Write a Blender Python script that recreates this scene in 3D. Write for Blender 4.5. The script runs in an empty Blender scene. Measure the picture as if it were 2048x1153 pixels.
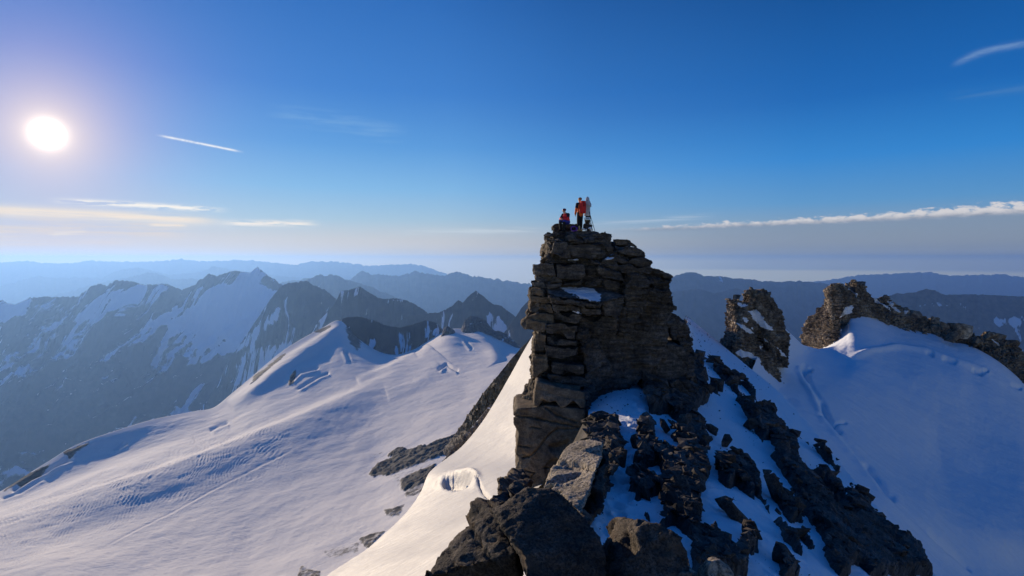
import bpy, bmesh, math, random
import numpy as np
from mathutils import Vector, Matrix

S = bpy.context.scene
COL = S.collection
D2R = math.radians

# ------------------------------------------------------------------ camera
F = 1137.78            # focal length in photo pixels (20 mm on 36 mm, 2048 px wide)
PITCH = D2R(2.742)
CX, CY = 1024.0, 576.5
cp, sp = math.cos(PITCH), math.sin(PITCH)
cd = bpy.data.cameras.new('camera')
cam = bpy.data.objects.new('camera', cd)
COL.objects.link(cam)
cd.lens = 20.0
cd.sensor_width = 36.0
cd.clip_start = 0.1
cd.clip_end = 400000.0
cam.rotation_euler = (math.pi / 2 - PITCH, 0, 0)
S.camera = cam

def ray(px, py):
    u = (np.asarray(px, float) - CX) / F
    v = (CY - np.asarray(py, float)) / F
    return u, cp + v * sp, -sp + v * cp

def P(px, py, Y):
    """a point of the place: seen direction (px, py), Y metres ahead"""
    u, fy, fz = ray(px, py)
    k = np.asarray(Y, float) / fy
    return np.stack([u * k, fy * k, fz * k], -1)

def proj(V):
    x, y, z = V[..., 0], V[..., 1], V[..., 2]
    d = y * cp - z * sp
    h = y * sp + z * cp
    d = np.where(np.abs(d) < 1e-6, 1e-6, d)
    return CX + F * x / d, CY - F * h / d

def azel(px, py):
    u, fy, fz = ray(px, py)
    return (math.degrees(math.atan2(u, fy)), math.degrees(math.atan2(fz, math.hypot(u, fy))))

SUN_AZ, SUN_EL = azel(95, 268)

# ------------------------------------------------------------------ noise
_r = np.random.RandomState(7)
_perm = _r.permutation(256)
_perm = np.concatenate([_perm, _perm, _perm])
_g = _r.normal(size=(256, 3)); _g /= np.linalg.norm(_g, axis=1)[:, None]

def pn(Q, seed=0):
    Q = np.asarray(Q, float)
    sh = Q.shape[:-1]
    Q = Q.reshape(-1, 3)
    i = np.floor(Q).astype(np.int64)
    f = Q - i
    u = f * f * f * (f * (f * 6 - 15) + 10)
    out = 0
    for a in (0, 1):
        wa = u[:, 0] if a else 1 - u[:, 0]
        for b in (0, 1):
            wb = u[:, 1] if b else 1 - u[:, 1]
            for c in (0, 1):
                wc = u[:, 2] if c else 1 - u[:, 2]
                h = _perm[_perm[_perm[(i[:, 0] + a + seed * 31) & 255] + ((i[:, 1] + b) & 255)] + ((i[:, 2] + c) & 255)]
                g = _g[h]
                d = g[:, 0] * (f[:, 0] - a) + g[:, 1] * (f[:, 1] - b) + g[:, 2] * (f[:, 2] - c)
                out = out + wa * wb * wc * d
    return (out * 1.5).reshape(sh)

def fbm(Q, octv=4, seed=0, gain=.5, lac=2.03):
    Q = np.asarray(Q, float)
    o, a, t = 0, 1.0, 0
    for k in range(octv):
        o = o + a * pn(Q, seed + k); t += a
        a *= gain; Q = Q * lac + 3.7
    return o / t

def ridged(Q, octv=4, seed=0, gain=.5, lac=2.05):
    Q = np.asarray(Q, float)
    o, a, t = 0, 1.0, 0
    for k in range(octv):
        o = o + a * (1 - np.minimum(1, np.abs(pn(Q, seed + k)) * 2.0)); t += a
        a *= gain; Q = Q * lac + 5.3
    return o / t

def hsh(a, b=0, c=0):
    a = np.asarray(a).astype(np.int64); b = np.asarray(b).astype(np.int64); c = np.asarray(c).astype(np.int64)
    return _perm[_perm[_perm[a & 255] + (b & 255)] + (c & 255)] / 255.0

def sstep(a, b, x):
    t = np.clip((x - a) / (b - a), 0, 1)
    return t * t * (3 - 2 * t)

def sdpoly(x, y, poly):
    """signed pixel distance to a polygon, negative inside"""
    p = np.asarray(poly, float)
    n = len(p)
    d = np.full(x.shape, 1e18)
    ins = np.zeros(x.shape, bool)
    for k in range(n):
        x0, y0 = p[k]; x1, y1 = p[(k + 1) % n]
        ex, ey = x1 - x0, y1 - y0
        t = np.clip(((x - x0) * ex + (y - y0) * ey) / max(ex * ex + ey * ey, 1e-9), 0, 1)
        d = np.minimum(d, (x - x0 - t * ex) ** 2 + (y - y0 - t * ey) ** 2)
        c = (y0 > y) != (y1 > y)
        if y1 != y0:
            ins ^= c & (x < (x1 - x0) * (y - y0) / (y1 - y0) + x0)
    d = np.sqrt(d)
    return np.where(ins, -d, d)

def dline(x, y, line):
    """pixel distance to a polyline, and the signed side of the nearest piece"""
    p = np.asarray(line, float)
    d = np.full(x.shape, 1e18); sg = np.zeros(x.shape); tt = np.zeros(x.shape)
    for k in range(len(p) - 1):
        x0, y0 = p[k]; x1, y1 = p[k + 1]
        ex, ey = x1 - x0, y1 - y0
        t = np.clip(((x - x0) * ex + (y - y0) * ey) / max(ex * ex + ey * ey, 1e-9), 0, 1)
        q = (x - x0 - t * ex) ** 2 + (y - y0 - t * ey) ** 2
        s = np.sign(ex * (y - y0) - ey * (x - x0))
        m = q < d
        d = np.where(m, q, d); sg = np.where(m, s, sg); tt = np.where(m, (k + t) / (len(p) - 1), tt)
    return np.sqrt(d), sg, tt

# ------------------------------------------------------------------ mesh helpers
def set_mesh(name, V, Fq, mat, smooth=True, attrs=None):
    me = bpy.data.meshes.new(name)
    V = np.ascontiguousarray(V, np.float32).reshape(-1, 3)
    Fq = np.ascontiguousarray(Fq, np.int32)
    k = Fq.shape[1]
    me.vertices.add(len(V)); me.vertices.foreach_set('co', V.ravel())
    me.loops.add(Fq.size); me.loops.foreach_set('vertex_index', Fq.ravel())
    me.polygons.add(len(Fq))
    me.polygons.foreach_set('loop_start', np.arange(0, Fq.size, k, dtype=np.int32))
    me.polygons.foreach_set('loop_total', np.full(len(Fq), k, np.int32))
    me.update(calc_edges=True)
    me.validate()
    me.polygons.foreach_set('use_smooth', np.full(len(me.polygons), smooth, bool))
    for an, av in (attrs or {}).items():
        a = me.attributes.new(an, 'FLOAT', 'POINT')
        a.data.foreach_set('value', np.ascontiguousarray(av, np.float32).ravel())
    if mat is not None:
        me.materials.append(mat)
    return me

def grid_faces(n, m, keep=None):
    a = np.arange(n * m).reshape(n, m)
    q = np.stack([a[:-1, :-1], a[:-1, 1:], a[1:, 1:], a[1:, :-1]], -1).reshape(-1, 4)
    if keep is not None:
        q = q[keep.ravel()]
    return q

def link(name, me, parent=None, at=None):
    o = bpy.data.objects.new(name, me)
    COL.objects.link(o)
    if parent is not None:
        o.parent = parent
        o.location = -Vector(parent['_o'] if '_o' in parent else (0, 0, 0)) if at is None else at
    return o

def tag(o, label=None, cat=None, group=None, kind=None):
    if label: o['label'] = label
    if cat: o['category'] = cat
    if group: o['group'] = group
    if kind: o['kind'] = kind
    return o

def grid_obj(name, V, mat, smooth=True, attrs=None, flip=False, keep=None):
    n, m = V.shape[:2]
    q = grid_faces(n, m, keep)
    if flip: q = q[:, ::-1]
    return link(name, set_mesh(name, V, q, mat, smooth, attrs))

def empty(name, loc):
    e = bpy.data.objects.new(name, None)
    COL.objects.link(e)
    e.location = loc
    e.empty_display_size = .3
    return e

def part(name, me, parent):
    """a mesh in world coordinates, made a child of an Empty that only has a location"""
    o = bpy.data.objects.new(name, me)
    COL.objects.link(o)
    o.parent = parent
    off = Vector((0, 0, 0)); p = parent
    while p is not None:
        off += p.location; p = p.parent
    o.location = -off
    return o

def cr(ctrl, n):
    """Catmull-Rom along axis 0 of ctrl to n samples (centripetal enough for even control points)"""
    c = np.asarray(ctrl, float)
    k = len(c)
    t = np.linspace(0, k - 1, n)
    i = np.clip(np.floor(t).astype(int), 0, k - 2)
    f = (t - i).reshape((-1,) + (1,) * (c.ndim - 1))
    g = lambda j: c[np.clip(j, 0, k - 1)]
    p0, p1, p2, p3 = g(i - 1), g(i), g(i + 1), g(i + 2)
    p0 = np.where((i == 0).reshape(f.shape), 2 * p1 - p2, p0)
    p3 = np.where((i == k - 2).reshape(f.shape), 2 * p2 - p1, p3)
    return .5 * ((2 * p1) + (-p0 + p2) * f + (2 * p0 - 5 * p1 + 4 * p2 - p3) * f ** 2 + (-p0 + 3 * p1 - 3 * p2 + p3) * f ** 3)

def resample(line, n):
    """polyline of (px,py,Y) -> n control rows of equal chord length"""
    l = np.asarray(line, float)
    d = np.r_[0, np.cumsum(np.hypot(np.diff(l[:, 0]), np.diff(l[:, 1])))]
    s = np.linspace(0, d[-1], n)
    return np.stack([np.interp(s, d, l[:, k]) for k in range(l.shape[1])], -1)

def loft(ribs, n, m, k=14):
    """ribs: list of (px,py,Y) polylines -> n x m grid of points; Y is blended as 1/Y, straight in view"""
    R = np.stack([resample(r, k) for r in ribs])            # ribs x k x 3
    W = R.copy(); W[..., 2] = np.log(W[..., 2])
    W = cr(W, n)
    W = cr(W.transpose(1, 0, 2), m).transpose(1, 0, 2)
    return P(W[..., 0], W[..., 1], np.exp(W[..., 2]))

def normals(V):
    du = np.gradient(V, axis=0); dv = np.gradient(V, axis=1)
    N = np.cross(dv, du)
    N /= np.linalg.norm(N, axis=-1, keepdims=True) + 1e-12
    return np.where(N[..., 2:3] < 0, -N, N)

# ------------------------------------------------------------------ materials
def new_mat(name):
    m = bpy.data.materials.new(name)
    m.use_nodes = True
    return m, m.node_tree.nodes, m.node_tree.links, m.node_tree.nodes['Principled BSDF']

def nd(n, t, **kw):
    x = n.new(t)
    for k, v in kw.items():
        setattr(x, k, v)
    return x

def noise_node(n, l, scale, detail=4, rough=.55, vec=None, dist=0):
    x = n.new('ShaderNodeTexNoise')
    x.inputs['Scale'].default_value = scale
    x.inputs['Detail'].default_value = detail
    x.inputs['Roughness'].default_value = rough
    x.inputs['Distortion'].default_value = dist
    if vec is not None: l.new(vec, x.inputs['Vector'])
    return x

def ramp(n, l, src, stops):
    r = n.new('ShaderNodeValToRGB')
    e = r.color_ramp.elements
    while len(e) < len(stops): e.new(.5)
    for k, (p, c) in enumerate(stops):
        e[k].position = p
        e[k].color = (c[0], c[1], c[2], 1) if hasattr(c, '__len__') else (c, c, c, 1)
    if src is not None: l.new(src, r.inputs[0])
    return r

def mix(n, l, fac, a, b, blend='MIX'):
    x = n.new('ShaderNodeMix'); x.data_type = 'RGBA'; x.blend_type = blend
    for s, v in ((0, fac), (6, a), (7, b)):
        if hasattr(v, 'is_linked'): l.new(v, x.inputs[s])
        elif s == 0: x.inputs[0].default_value = v
        else: x.inputs[s].default_value = (v[0], v[1], v[2], 1)
    return x.outputs[2]

def mth(n, l, op, a, b=None, c=None, clamp=False):
    x = n.new('ShaderNodeMath'); x.operation = op; x.use_clamp = clamp
    for s, v in enumerate((a, b, c)):
        if v is None: continue
        if hasattr(v, 'is_linked'): l.new(v, x.inputs[s])
        else: x.inputs[s].default_value = v
    return x.outputs[0]

def mapping(n, l, vec, scale=(1, 1, 1), rot=(0, 0, 0)):
    x = n.new('ShaderNodeMapping')
    x.inputs['Scale'].default_value = scale
    x.inputs['Rotation'].default_value = rot
    l.new(vec, x.inputs['Vector'])
    return x.outputs[0]

def bump(n, l, h, strength, dist, prev=None):
    x = n.new('ShaderNodeBump')
    x.inputs['Strength'].default_value = strength
    x.inputs['Distance'].default_value = dist
    l.new(h, x.inputs['Height'])
    if prev is not None: l.new(prev, x.inputs['Normal'])
    return x.outputs[0]

def rock_mat(name, dark, mid, light, big=.5, fine=9.0, grain=40.0, bumpd=.03, strata=0.0, speck=.5, tint=None, snow=False, hard=1.0):
    m, n, l, b = new_mat(name)
    pos = n.new('ShaderNodeNewGeometry').outputs['Position']
    n1 = noise_node(n, l, big, 5, .6, pos, .4)
    n2 = noise_node(n, l, fine, 6, .65, pos, .3)
    n3 = noise_node(n, l, grain, 3, .7, pos)
    a = mth(n, l, 'MULTIPLY_ADD', n1.outputs['Fac'], .55, mth(n, l, 'MULTIPLY', n2.outputs['Fac'], .45))
    c = ramp(n, l, a, [(.36, dark), (.5, mid), (.64, light)]).outputs[0]
    g = ramp(n, l, n3.outputs['Fac'], [(.38, (.35, .35, .35)), (.52, (1, 1, 1)), (.66, (1.5, 1.45, 1.4))]).outputs[0]
    c = mix(n, l, speck, c, g, 'MULTIPLY')
    if tint is not None:                                # rusty and pale lichen patches
        n4 = noise_node(n, l, big * 3.1, 5, .6, pos, .8)
        f = ramp(n, l, n4.outputs['Fac'], [(.55, 0.0), (.66, 1.0)]).outputs[0]
        c = mix(n, l, mth(n, l, 'MULTIPLY', f, .6), c, tint)
    if strata > 0:
        sv0 = mapping(n, l, pos, (1.2, 1.2, strata))
        n50 = noise_node(n, l, 1.0, 5, .6, sv0, .2)
        bands = ramp(n, l, n50.outputs['Fac'], [(.36, (.45, .45, .47)), (.5, (1, 1, 1)), (.64, (1.55, 1.5, 1.42))]).outputs[0]  # bedding tones that also paint crevice shading contrast into the colour
        c = mix(n, l, .8, c, bands, 'MULTIPLY')
    if snow:                                            # thin snow caught on the ledges (point attribute)
        at = nd(n, 'ShaderNodeAttribute', attribute_name='snow').outputs['Fac']
        sf = mth(n, l, 'MULTIPLY_ADD', mth(n, l, 'SUBTRACT', n2.outputs['Fac'], .5), 1.1, at)
        sf = ramp(n, l, sf, [(.46, 0.0), (.56, 1.0)]).outputs[0]
        c = mix(n, l, sf, c, (.80, .81, .84))
    l.new(c, b.inputs['Base Color'])
    b.inputs['Roughness'].default_value = .92
    b.inputs['Specular IOR Level'].default_value = .25
    h = mth(n, l, 'MULTIPLY_ADD', n3.outputs['Fac'], .35, n2.outputs['Fac'])
    if strata > 0:
        sv = mapping(n, l, pos, (1.2, 1.2, strata))
        n5 = noise_node(n, l, 1.0, 5, .6, sv, .2)
        h = mth(n, l, 'MULTIPLY_ADD', n5.outputs['Fac'], 1.6, h)
    l.new(bump(n, l, h, .9, bumpd), b.inputs['Normal'])
    return m

def snow_mat(name, col=(.84, .85, .87), s1=.6, s2=4, d=.05, rough=.85, stretch=None, rot=(0, 0, 0), d2=None):
    m, n, l, b = new_mat(name)
    pos = n.new('ShaderNodeNewGeometry').outputs['Position']
    n1 = noise_node(n, l, s1, 4, .55, pos)
    n2 = noise_node(n, l, s2, 5, .6, pos)
    c = mix(n, l, n1.outputs['Fac'], [x * .95 for x in col], [min(.9, x * 1.03) for x in col])
    l.new(c, b.inputs['Base Color'])
    b.inputs['Roughness'].default_value = rough
    b.inputs['Specular IOR Level'].default_value = .12
    nb = bump(n, l, n2.outputs['Fac'], 1.0, d)
    if stretch:
        v = mapping(n, l, mapping(n, l, pos, (1, 1, 1), rot), stretch)
        n3 = noise_node(n, l, 1.0, 3, .5, v, .3)
        nb = bump(n, l, n3.outputs['Fac'], 1.0, d2, nb)
    l.new(nb, b.inputs['Normal'])
    return m

def terrain_mat(name, rock0, rock1, snow=(.8, .82, .85), scale=.004, detail=6, amp=.55, bumpd=30.0):
    """bare rock and lying snow; where each lies comes from the point attribute 'snow' broken up by noise"""
    m, n, l, b = new_mat(name)
    pos = n.new('ShaderNodeNewGeometry').outputs['Position']
    at = nd(n, 'ShaderNodeAttribute', attribute_name='snow').outputs['Fac']
    n1 = noise_node(n, l, scale, detail, .62, pos, .5)
    n2 = noise_node(n, l, scale * 4, detail, .62, pos)
    rc = mix(n, l, ramp(n, l, n2.outputs['Fac'], [(.35, 0.0), (.65, 1.0)]).outputs[0], rock0, rock1)
    f = mth(n, l, 'MULTIPLY_ADD', mth(n, l, 'SUBTRACT', n1.outputs['Fac'], .5), amp, at)
    f = mth(n, l, 'MULTIPLY_ADD', mth(n, l, 'SUBTRACT', n2.outputs['Fac'], .5), amp * .7, f)
    f = ramp(n, l, f, [(.47, 0.0), (.53, 1.0)]).outputs[0]
    l.new(mix(n, l, f, rc, snow), b.inputs['Base Color'])
    b.inputs['Roughness'].default_value = .9
    b.inputs['Specular IOR Level'].default_value = .1
    h = mth(n, l, 'MULTIPLY', n2.outputs['Fac'], mth(n, l, 'SUBTRACT', 1.15, f))
    l.new(bump(n, l, h, 1.0, bumpd), b.inputs['Normal'])
    return m

def plain(name, col, rough=.6, spec=.3, metal=0.0, nz=None, var=.25):
    m, n, l, b = new_mat(name)
    if nz:
        tc = n.new('ShaderNodeTexCoord').outputs['Object']
        x = noise_node(n, l, nz, 3, .6, tc)
        l.new(mix(n, l, x.outputs['Fac'], [c * (1 - var) for c in col], [min(1, c * (1 + var)) for c in col]), b.inputs['Base Color'])
        l.new(bump(n, l, x.outputs['Fac'], .5, .01), b.inputs['Normal'])
    else:
        b.inputs['Base Color'].default_value = (*col, 1)
    b.inputs['Roughness'].default_value = rough
    b.inputs['Specular IOR Level'].default_value = spec
    b.inputs['Metallic'].default_value = metal
    return m
HAZE_D, HAZE_C, HAZE_G = 3.9e-5, (.27, .52, 1.0), .45

# ------------------------------------------------------------------ sky, sun, haze
def build_sky():
    w = bpy.data.worlds.new('World'); S.world = w; w.use_nodes = True
    n, l = w.node_tree.nodes, w.node_tree.links
    bg = n['Background']
    sk = n.new('ShaderNodeTexSky'); sk.sky_type = 'NISHITA'; sk.sun_disc = False
    sk.sun_elevation = D2R(SUN_EL); sk.sun_rotation = D2R(SUN_AZ)
    sk.altitude = 4000; sk.air_density = 1.0; sk.dust_density = .6; sk.ozone_density = 3.0
    d = n.new('ShaderNodeTexCoord').outputs['Generated']
    xyz = n.new('ShaderNodeSeparateXYZ'); l.new(d, xyz.inputs[0])
    M = lambda op, a, b=None, c=None, cl=False: mth(n, l, op, a, b, c, cl)
    x, y, z = xyz.outputs
    el = M('MULTIPLY', M('ARCSINE', z), 180 / math.pi)
    az = M('MULTIPLY', M('ARCTAN2', x, y), 180 / math.pi)
    sd = (math.sin(D2R(SUN_AZ)) * math.cos(D2R(SUN_EL)), math.cos(D2R(SUN_AZ)) * math.cos(D2R(SUN_EL)), math.sin(D2R(SUN_EL)))
    dp = nd(n, 'ShaderNodeVectorMath', operation='DOT_PRODUCT'); l.new(d, dp.inputs[0]); dp.inputs[1].default_value = sd
    th = M('MULTIPLY', M('ARCCOSINE', M('MINIMUM', dp.outputs['Value'], .999999)), 180 / math.pi)
    e01 = M('DIVIDE', el, 60.0, None, True)
    s = lambda *c: tuple((v / 255 / 12.92 if v <= 10 else ((v / 255 + .055) / 1.055) ** 2.4) for v in c)
    q = lambda deg: deg / 60.0
    away = ramp(n, l, e01, [(0, s(150, 158, 162)), (q(1.6), s(150, 161, 168)), (q(3.4), s(128, 158, 186)), (q(5.2), s(92, 152, 204)),
                            (q(9), s(48, 134, 210)), (q(14), s(24, 102, 182)), (q(24), s(10, 70, 138)), (q(34), s(14, 66, 132)), (q(60), s(14, 70, 144))]).outputs[0]
    near = ramp(n, l, e01, [(0, s(236, 216, 190)), (q(2), s(220, 210, 198)), (q(4), s(180, 204, 216)), (q(7), s(142, 192, 230)),
                            (q(11), s(100, 162, 224)), (q(16), s(70, 134, 212)), (q(26), s(44, 108, 190)), (q(60), s(20, 70, 135))]).outputs[0]
    t = M('DIVIDE', th, 90.0, None, True)
    f = ramp(n, l, t, [(.10, 1.0), (.36, .82), (.50, .42), (.72, .08), (.95, 0.0)]).outputs[0]
    grad = mix(n, l, f, away, near)
    hs = n.new('ShaderNodeHueSaturation'); hs.inputs['Saturation'].default_value = 1.5; hs.inputs['Value'].default_value = 1.0
    l.new(sk.outputs[0], hs.inputs['Color'])
    nish = mix(n, l, 1.0, hs.outputs[0], (.1, .1, .1), 'MULTIPLY')
    # the measured sky sits on the Nishita sky
    above = ramp(n, l, M('MULTIPLY_ADD', el, 1 / 60, .1, True), [(.08, 0.0), (.2, 1.0)]).outputs[0]
    base = mix(n, l, M('MULTIPLY', above, .10), grad, nish)
    # aureole and burnt-out disc of the sun
    def add(c, fac, col):
        return mix(n, l, fac, c, col, 'ADD')
    ex = lambda w, p: M('POWER', 2.718, M('MULTIPLY', M('POWER', M('DIVIDE', th, w), p), -1.0))
    base = mix(n, l, M('MULTIPLY', ex(7.5, 1.4), .60), base, (.60, .43, .72))
    base = mix(n, l, M('MULTIPLY', ex(3.3, 1.3), .85), base, (.86, .70, .60))
    base = add(base, ex(.70, 1.6), (3.0, 2.7, 2.2))
    base = add(base, ex(1.45, 1.0), (.50, .41, .31))
    # warm glow added low in the sky to offset the blue of the haze
    low = ramp(n, l, M('MULTIPLY_ADD', el, .25, .5, True), [(.30, 1.0), (.49, 1.0), (.60, .25), (.78, 0.0)]).outputs[0]
    base = add(base, M('MULTIPLY', low, M('MULTIPLY_ADD', f, -.75, 1.0)), (.66, .56, .14))

    # ---------------- clouds in the far sky (direction space: azimuth, elevation in degrees)
    cv = n.new('ShaderNodeCombineXYZ'); l.new(az, cv.inputs[0]); l.new(el, cv.inputs[1])
    def cloud_noise(sx, sy, detail=5, rough=.6, off=0):
        mp = n.new('ShaderNodeMapping'); mp.inputs['Scale'].default_value = (sx, sy, 1); mp.inputs['Location'].default_value = (off, off * .37, off)
        l.new(cv.outputs[0], mp.inputs[0])
        return noise_node(n, l, 1.0, detail, rough, mp.outputs[0], .3).outputs['Fac']
    def seg(p0, p1):
        """along (0..1) and signed height above a line between two photo points"""
        a0, e0 = azel(*p0); a1, e1 = azel(*p1)
        L = math.hypot(a1 - a0, e1 - e0); ux, uy = (a1 - a0) / L, (e1 - e0) / L
        da, de = M('SUBTRACT', az, a0), M('SUBTRACT', el, e0)
        al = M('DIVIDE', M('ADD', M('MULTIPLY', da, ux), M('MULTIPLY', de, uy)), L)
        hh = M('SUBTRACT', M('MULTIPLY', de, ux), M('MULTIPLY', da, uy))
        return al, hh
    def sm(a, b, v):
        mr = n.new('ShaderNodeMapRange'); mr.interpolation_type = 'SMOOTHSTEP'
        mr.inputs['From Min'].default_value = a; mr.inputs['From Max'].default_value = b
        if hasattr(v, 'is_linked'): l.new(v, mr.inputs['Value'])
        return mr.outputs[0]
    def streak(c, p0, p1, w, col, op, sx, sy, off, bow=0.0, lo=.42, hi=.68, edge=.25):
        al, hh = seg(p0, p1)
        if bow:
            hh = M('ADD', hh, M('MULTIPLY', M('MULTIPLY', al, M('SUBTRACT', 1.0, al)), -4 * bow))
        m = M('MULTIPLY', sm(0, edge, al), sm(1.0, 1.0 - edge, al))
        g = M('POWER', 2.718, M('MULTIPLY', M('POWER', M('DIVIDE', M('ABSOLUTE', hh), w), 2.0), -1.0))
        nz = cloud_noise(sx, sy, 6, .62, off)
        k = M('MULTIPLY', M('MULTIPLY', m, g), M('MULTIPLY', sm(lo, hi, nz), op))
        return mix(n, l, k, c, col)
    c = base
    cream, white, grey = s(252, 232, 205), s(244, 240, 234), s(150, 156, 166)
    # haze layer and cumulus bank low on the right
    al, hh = seg((1180, 462), (2048, 426))
    lay = M('MULTIPLY', sm(-.05, .5, al), sm(.05, -.35, hh))
    lay = M('MULTIPLY', lay, sm(0, .3, M('ADD', el, 1.0)))
    c = mix(n, l, M('MULTIPLY', lay, .55), c, s(136, 146, 160))
    nb = cloud_noise(1.1, 2.6, 6, .6, 3.1)
    nb2 = cloud_noise(.35, .9, 3, .5, 9.1)
    top = M('MULTIPLY', M('MULTIPLY', M('MULTIPLY_ADD', al, .8, .25), M('MULTIPLY_ADD', nb, 1.9, -.15)), M('MULTIPLY_ADD', nb2, 1.2, .4))
    dens = M('MULTIPLY', sm(.0, .34, M('SUBTRACT', top, hh)), sm(-.42, .10, hh))
    dens = M('MULTIPLY', dens, sm(.02, .22, al))
    shade = sm(-.1, .55, M('MULTIPLY_ADD', nb, .7, M('SUBTRACT', hh, .25)))
    cb = mix(n, l, shade, s(138, 146, 160), s(236, 228, 222))
    c = mix(n, l, M('MULTIPLY', dens, .82), c, cb)
    # streaks
    c = streak(c, (-160, 414), (480, 446), .42, cream, .95, .10, 1.8, 1.0, .1, .22, .52)
    c = streak(c, (80, 400), (470, 422), .22, s(255, 246, 232), .98, .45, 3.2, 2.3, .05, .38, .54)
    c = streak(c, (-150, 455), (420, 462), .9, s(240, 215, 185), .6, .16, 2.2, 4.4, 0, .40, .7)
    c = streak(c, (425, 448), (650, 448), .26, s(252, 240, 224), .95, .30, 3.6, 5.9, .06, .36, .56)
    c = streak(c, (290, 450), (380, 452), .14, cream, .8, .3, 4, 6.5, 0, .3, .55)
    c = streak(c, (90, 470), (180, 464), .14, cream, .6, .3, 4, 7.7, 0, .3, .55)
    c = streak(c, (-150, 485), (300, 488), .3, s(245, 210, 170), .35, .12, 3, 8.2, 0, .35, .65)
    c = streak(c, (760, 464), (1110, 460), .28, s(214, 222, 224), .55, .16, 3.4, 9.9, 0, .36, .62)
    c = streak(c, (1150, 452), (1450, 430), .22, s(190, 206, 220), .5, .16, 3.4, 11.9, 0, .36, .6)
    c = streak(c, (700, 505), (1200, 500), .8, s(205, 205, 200), .4, .10, 2.0, 13.0, 0, .35, .7)
    c = streak(c, (520, 225), (830, 275), .95, s(150, 190, 225), .30, .12, 1.4, 14.0, .2, .38, .7)
    c = streak(c, (1880, 196), (2090, 172), .3, s(80, 130, 185), .4, .1, 2, 15.0, 0, .3, .6)
    c = streak(c, (1895, 136), (2130, 92), .24, s(140, 172, 210), .5, .30, 1.2, 16.0, .75, .25, .65, .18)
    c = streak(c, (306, 269), (492, 306), .085, s(245, 245, 246), .95, .9, .9, 17.0, .03, .20, .55, .2)
    l.new(c, bg.inputs[0])
    bg.inputs[1].default_value = 1.0
    w.cycles.sampling_method = 'MANUAL'
    w.cycles.sample_map_resolution = 512

build_sky()
sl = bpy.data.lights.new('sun', 'SUN')
so = bpy.data.objects.new('sun', sl); COL.objects.link(so)
sl.energy = 5.0; sl.angle = D2R(.55); sl.color = (1.0, .81, .58)
_d = Vector((math.sin(D2R(SUN_AZ)) * math.cos(D2R(SUN_EL)), math.cos(D2R(SUN_AZ)) * math.cos(D2R(SUN_EL)), math.sin(D2R(SUN_EL))))
so.rotation_euler = (-_d).to_track_quat('-Z', 'Y').to_euler()
so.location = _d * 200

def build_haze(dens, col, g):
    m = bpy.data.materials.new('haze'); m.use_nodes = True
    n, l = m.node_tree.nodes, m.node_tree.links
    n.remove(n['Principled BSDF'])
    v = n.new('ShaderNodeVolumePrincipled')
    v.inputs['Color'].default_value = (*col, 1)
    v.inputs['Density'].default_value = dens
    v.inputs['Anisotropy'].default_value = g
    l.new(v.outputs[0], n['Material Output'].inputs['Volume'])
    x0, x1, y0, y1, z0, z1 = -46000, 46000, -9000, 37500, -3301, 300
    V = [(x, y, z) for z in (z0, z1) for y in (y0, y1) for x in (x0, x1)]
    Fq = [(0, 2, 3, 1), (4, 5, 7, 6), (0, 1, 5, 4), (2, 6, 7, 3), (0, 4, 6, 2), (1, 3, 7, 5)]
    o = link('haze', set_mesh('haze', V, Fq, m, False))
    tag(o, kind='stuff')
build_haze(HAZE_D, HAZE_C, HAZE_G)

# ------------------------------------------------------------------ far ground and mountain ranges
M_far = terrain_mat('far_rock', (.09, .095, .09), (.15, .145, .13), scale=.0012, bumpd=25)
M_alp = terrain_mat('alpine_rock_and_snow', (.032, .035, .040), (.066, .065, .064), scale=.003, bumpd=7, amp=.34, detail=5)
M_brown = terrain_mat('brown_scree_and_rock', (.085, .07, .056), (.19, .16, .125), scale=.004, bumpd=12, amp=.34, detail=5)
M_val = terrain_mat('valley_ground', (.05, .065, .05), (.12, .12, .09), scale=.0006, bumpd=80)

def struct(o):
    o['kind'] = 'structure'; return o

gx = np.linspace(-44000, 44000, 60); gy = np.linspace(-8000, 37000, 60)
GX, GY = np.meshgrid(gx, gy, indexing='ij')
GV = np.stack([GX, GY, np.full_like(GX, -3000.0) + 180 * fbm(np.stack([GX, GY, GX * 0], -1) / 9000, 4, 3)], -1)
struct(grid_obj('valley_floor', GV, M_val, attrs={'snow': np.zeros(GX.shape)}))

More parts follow.
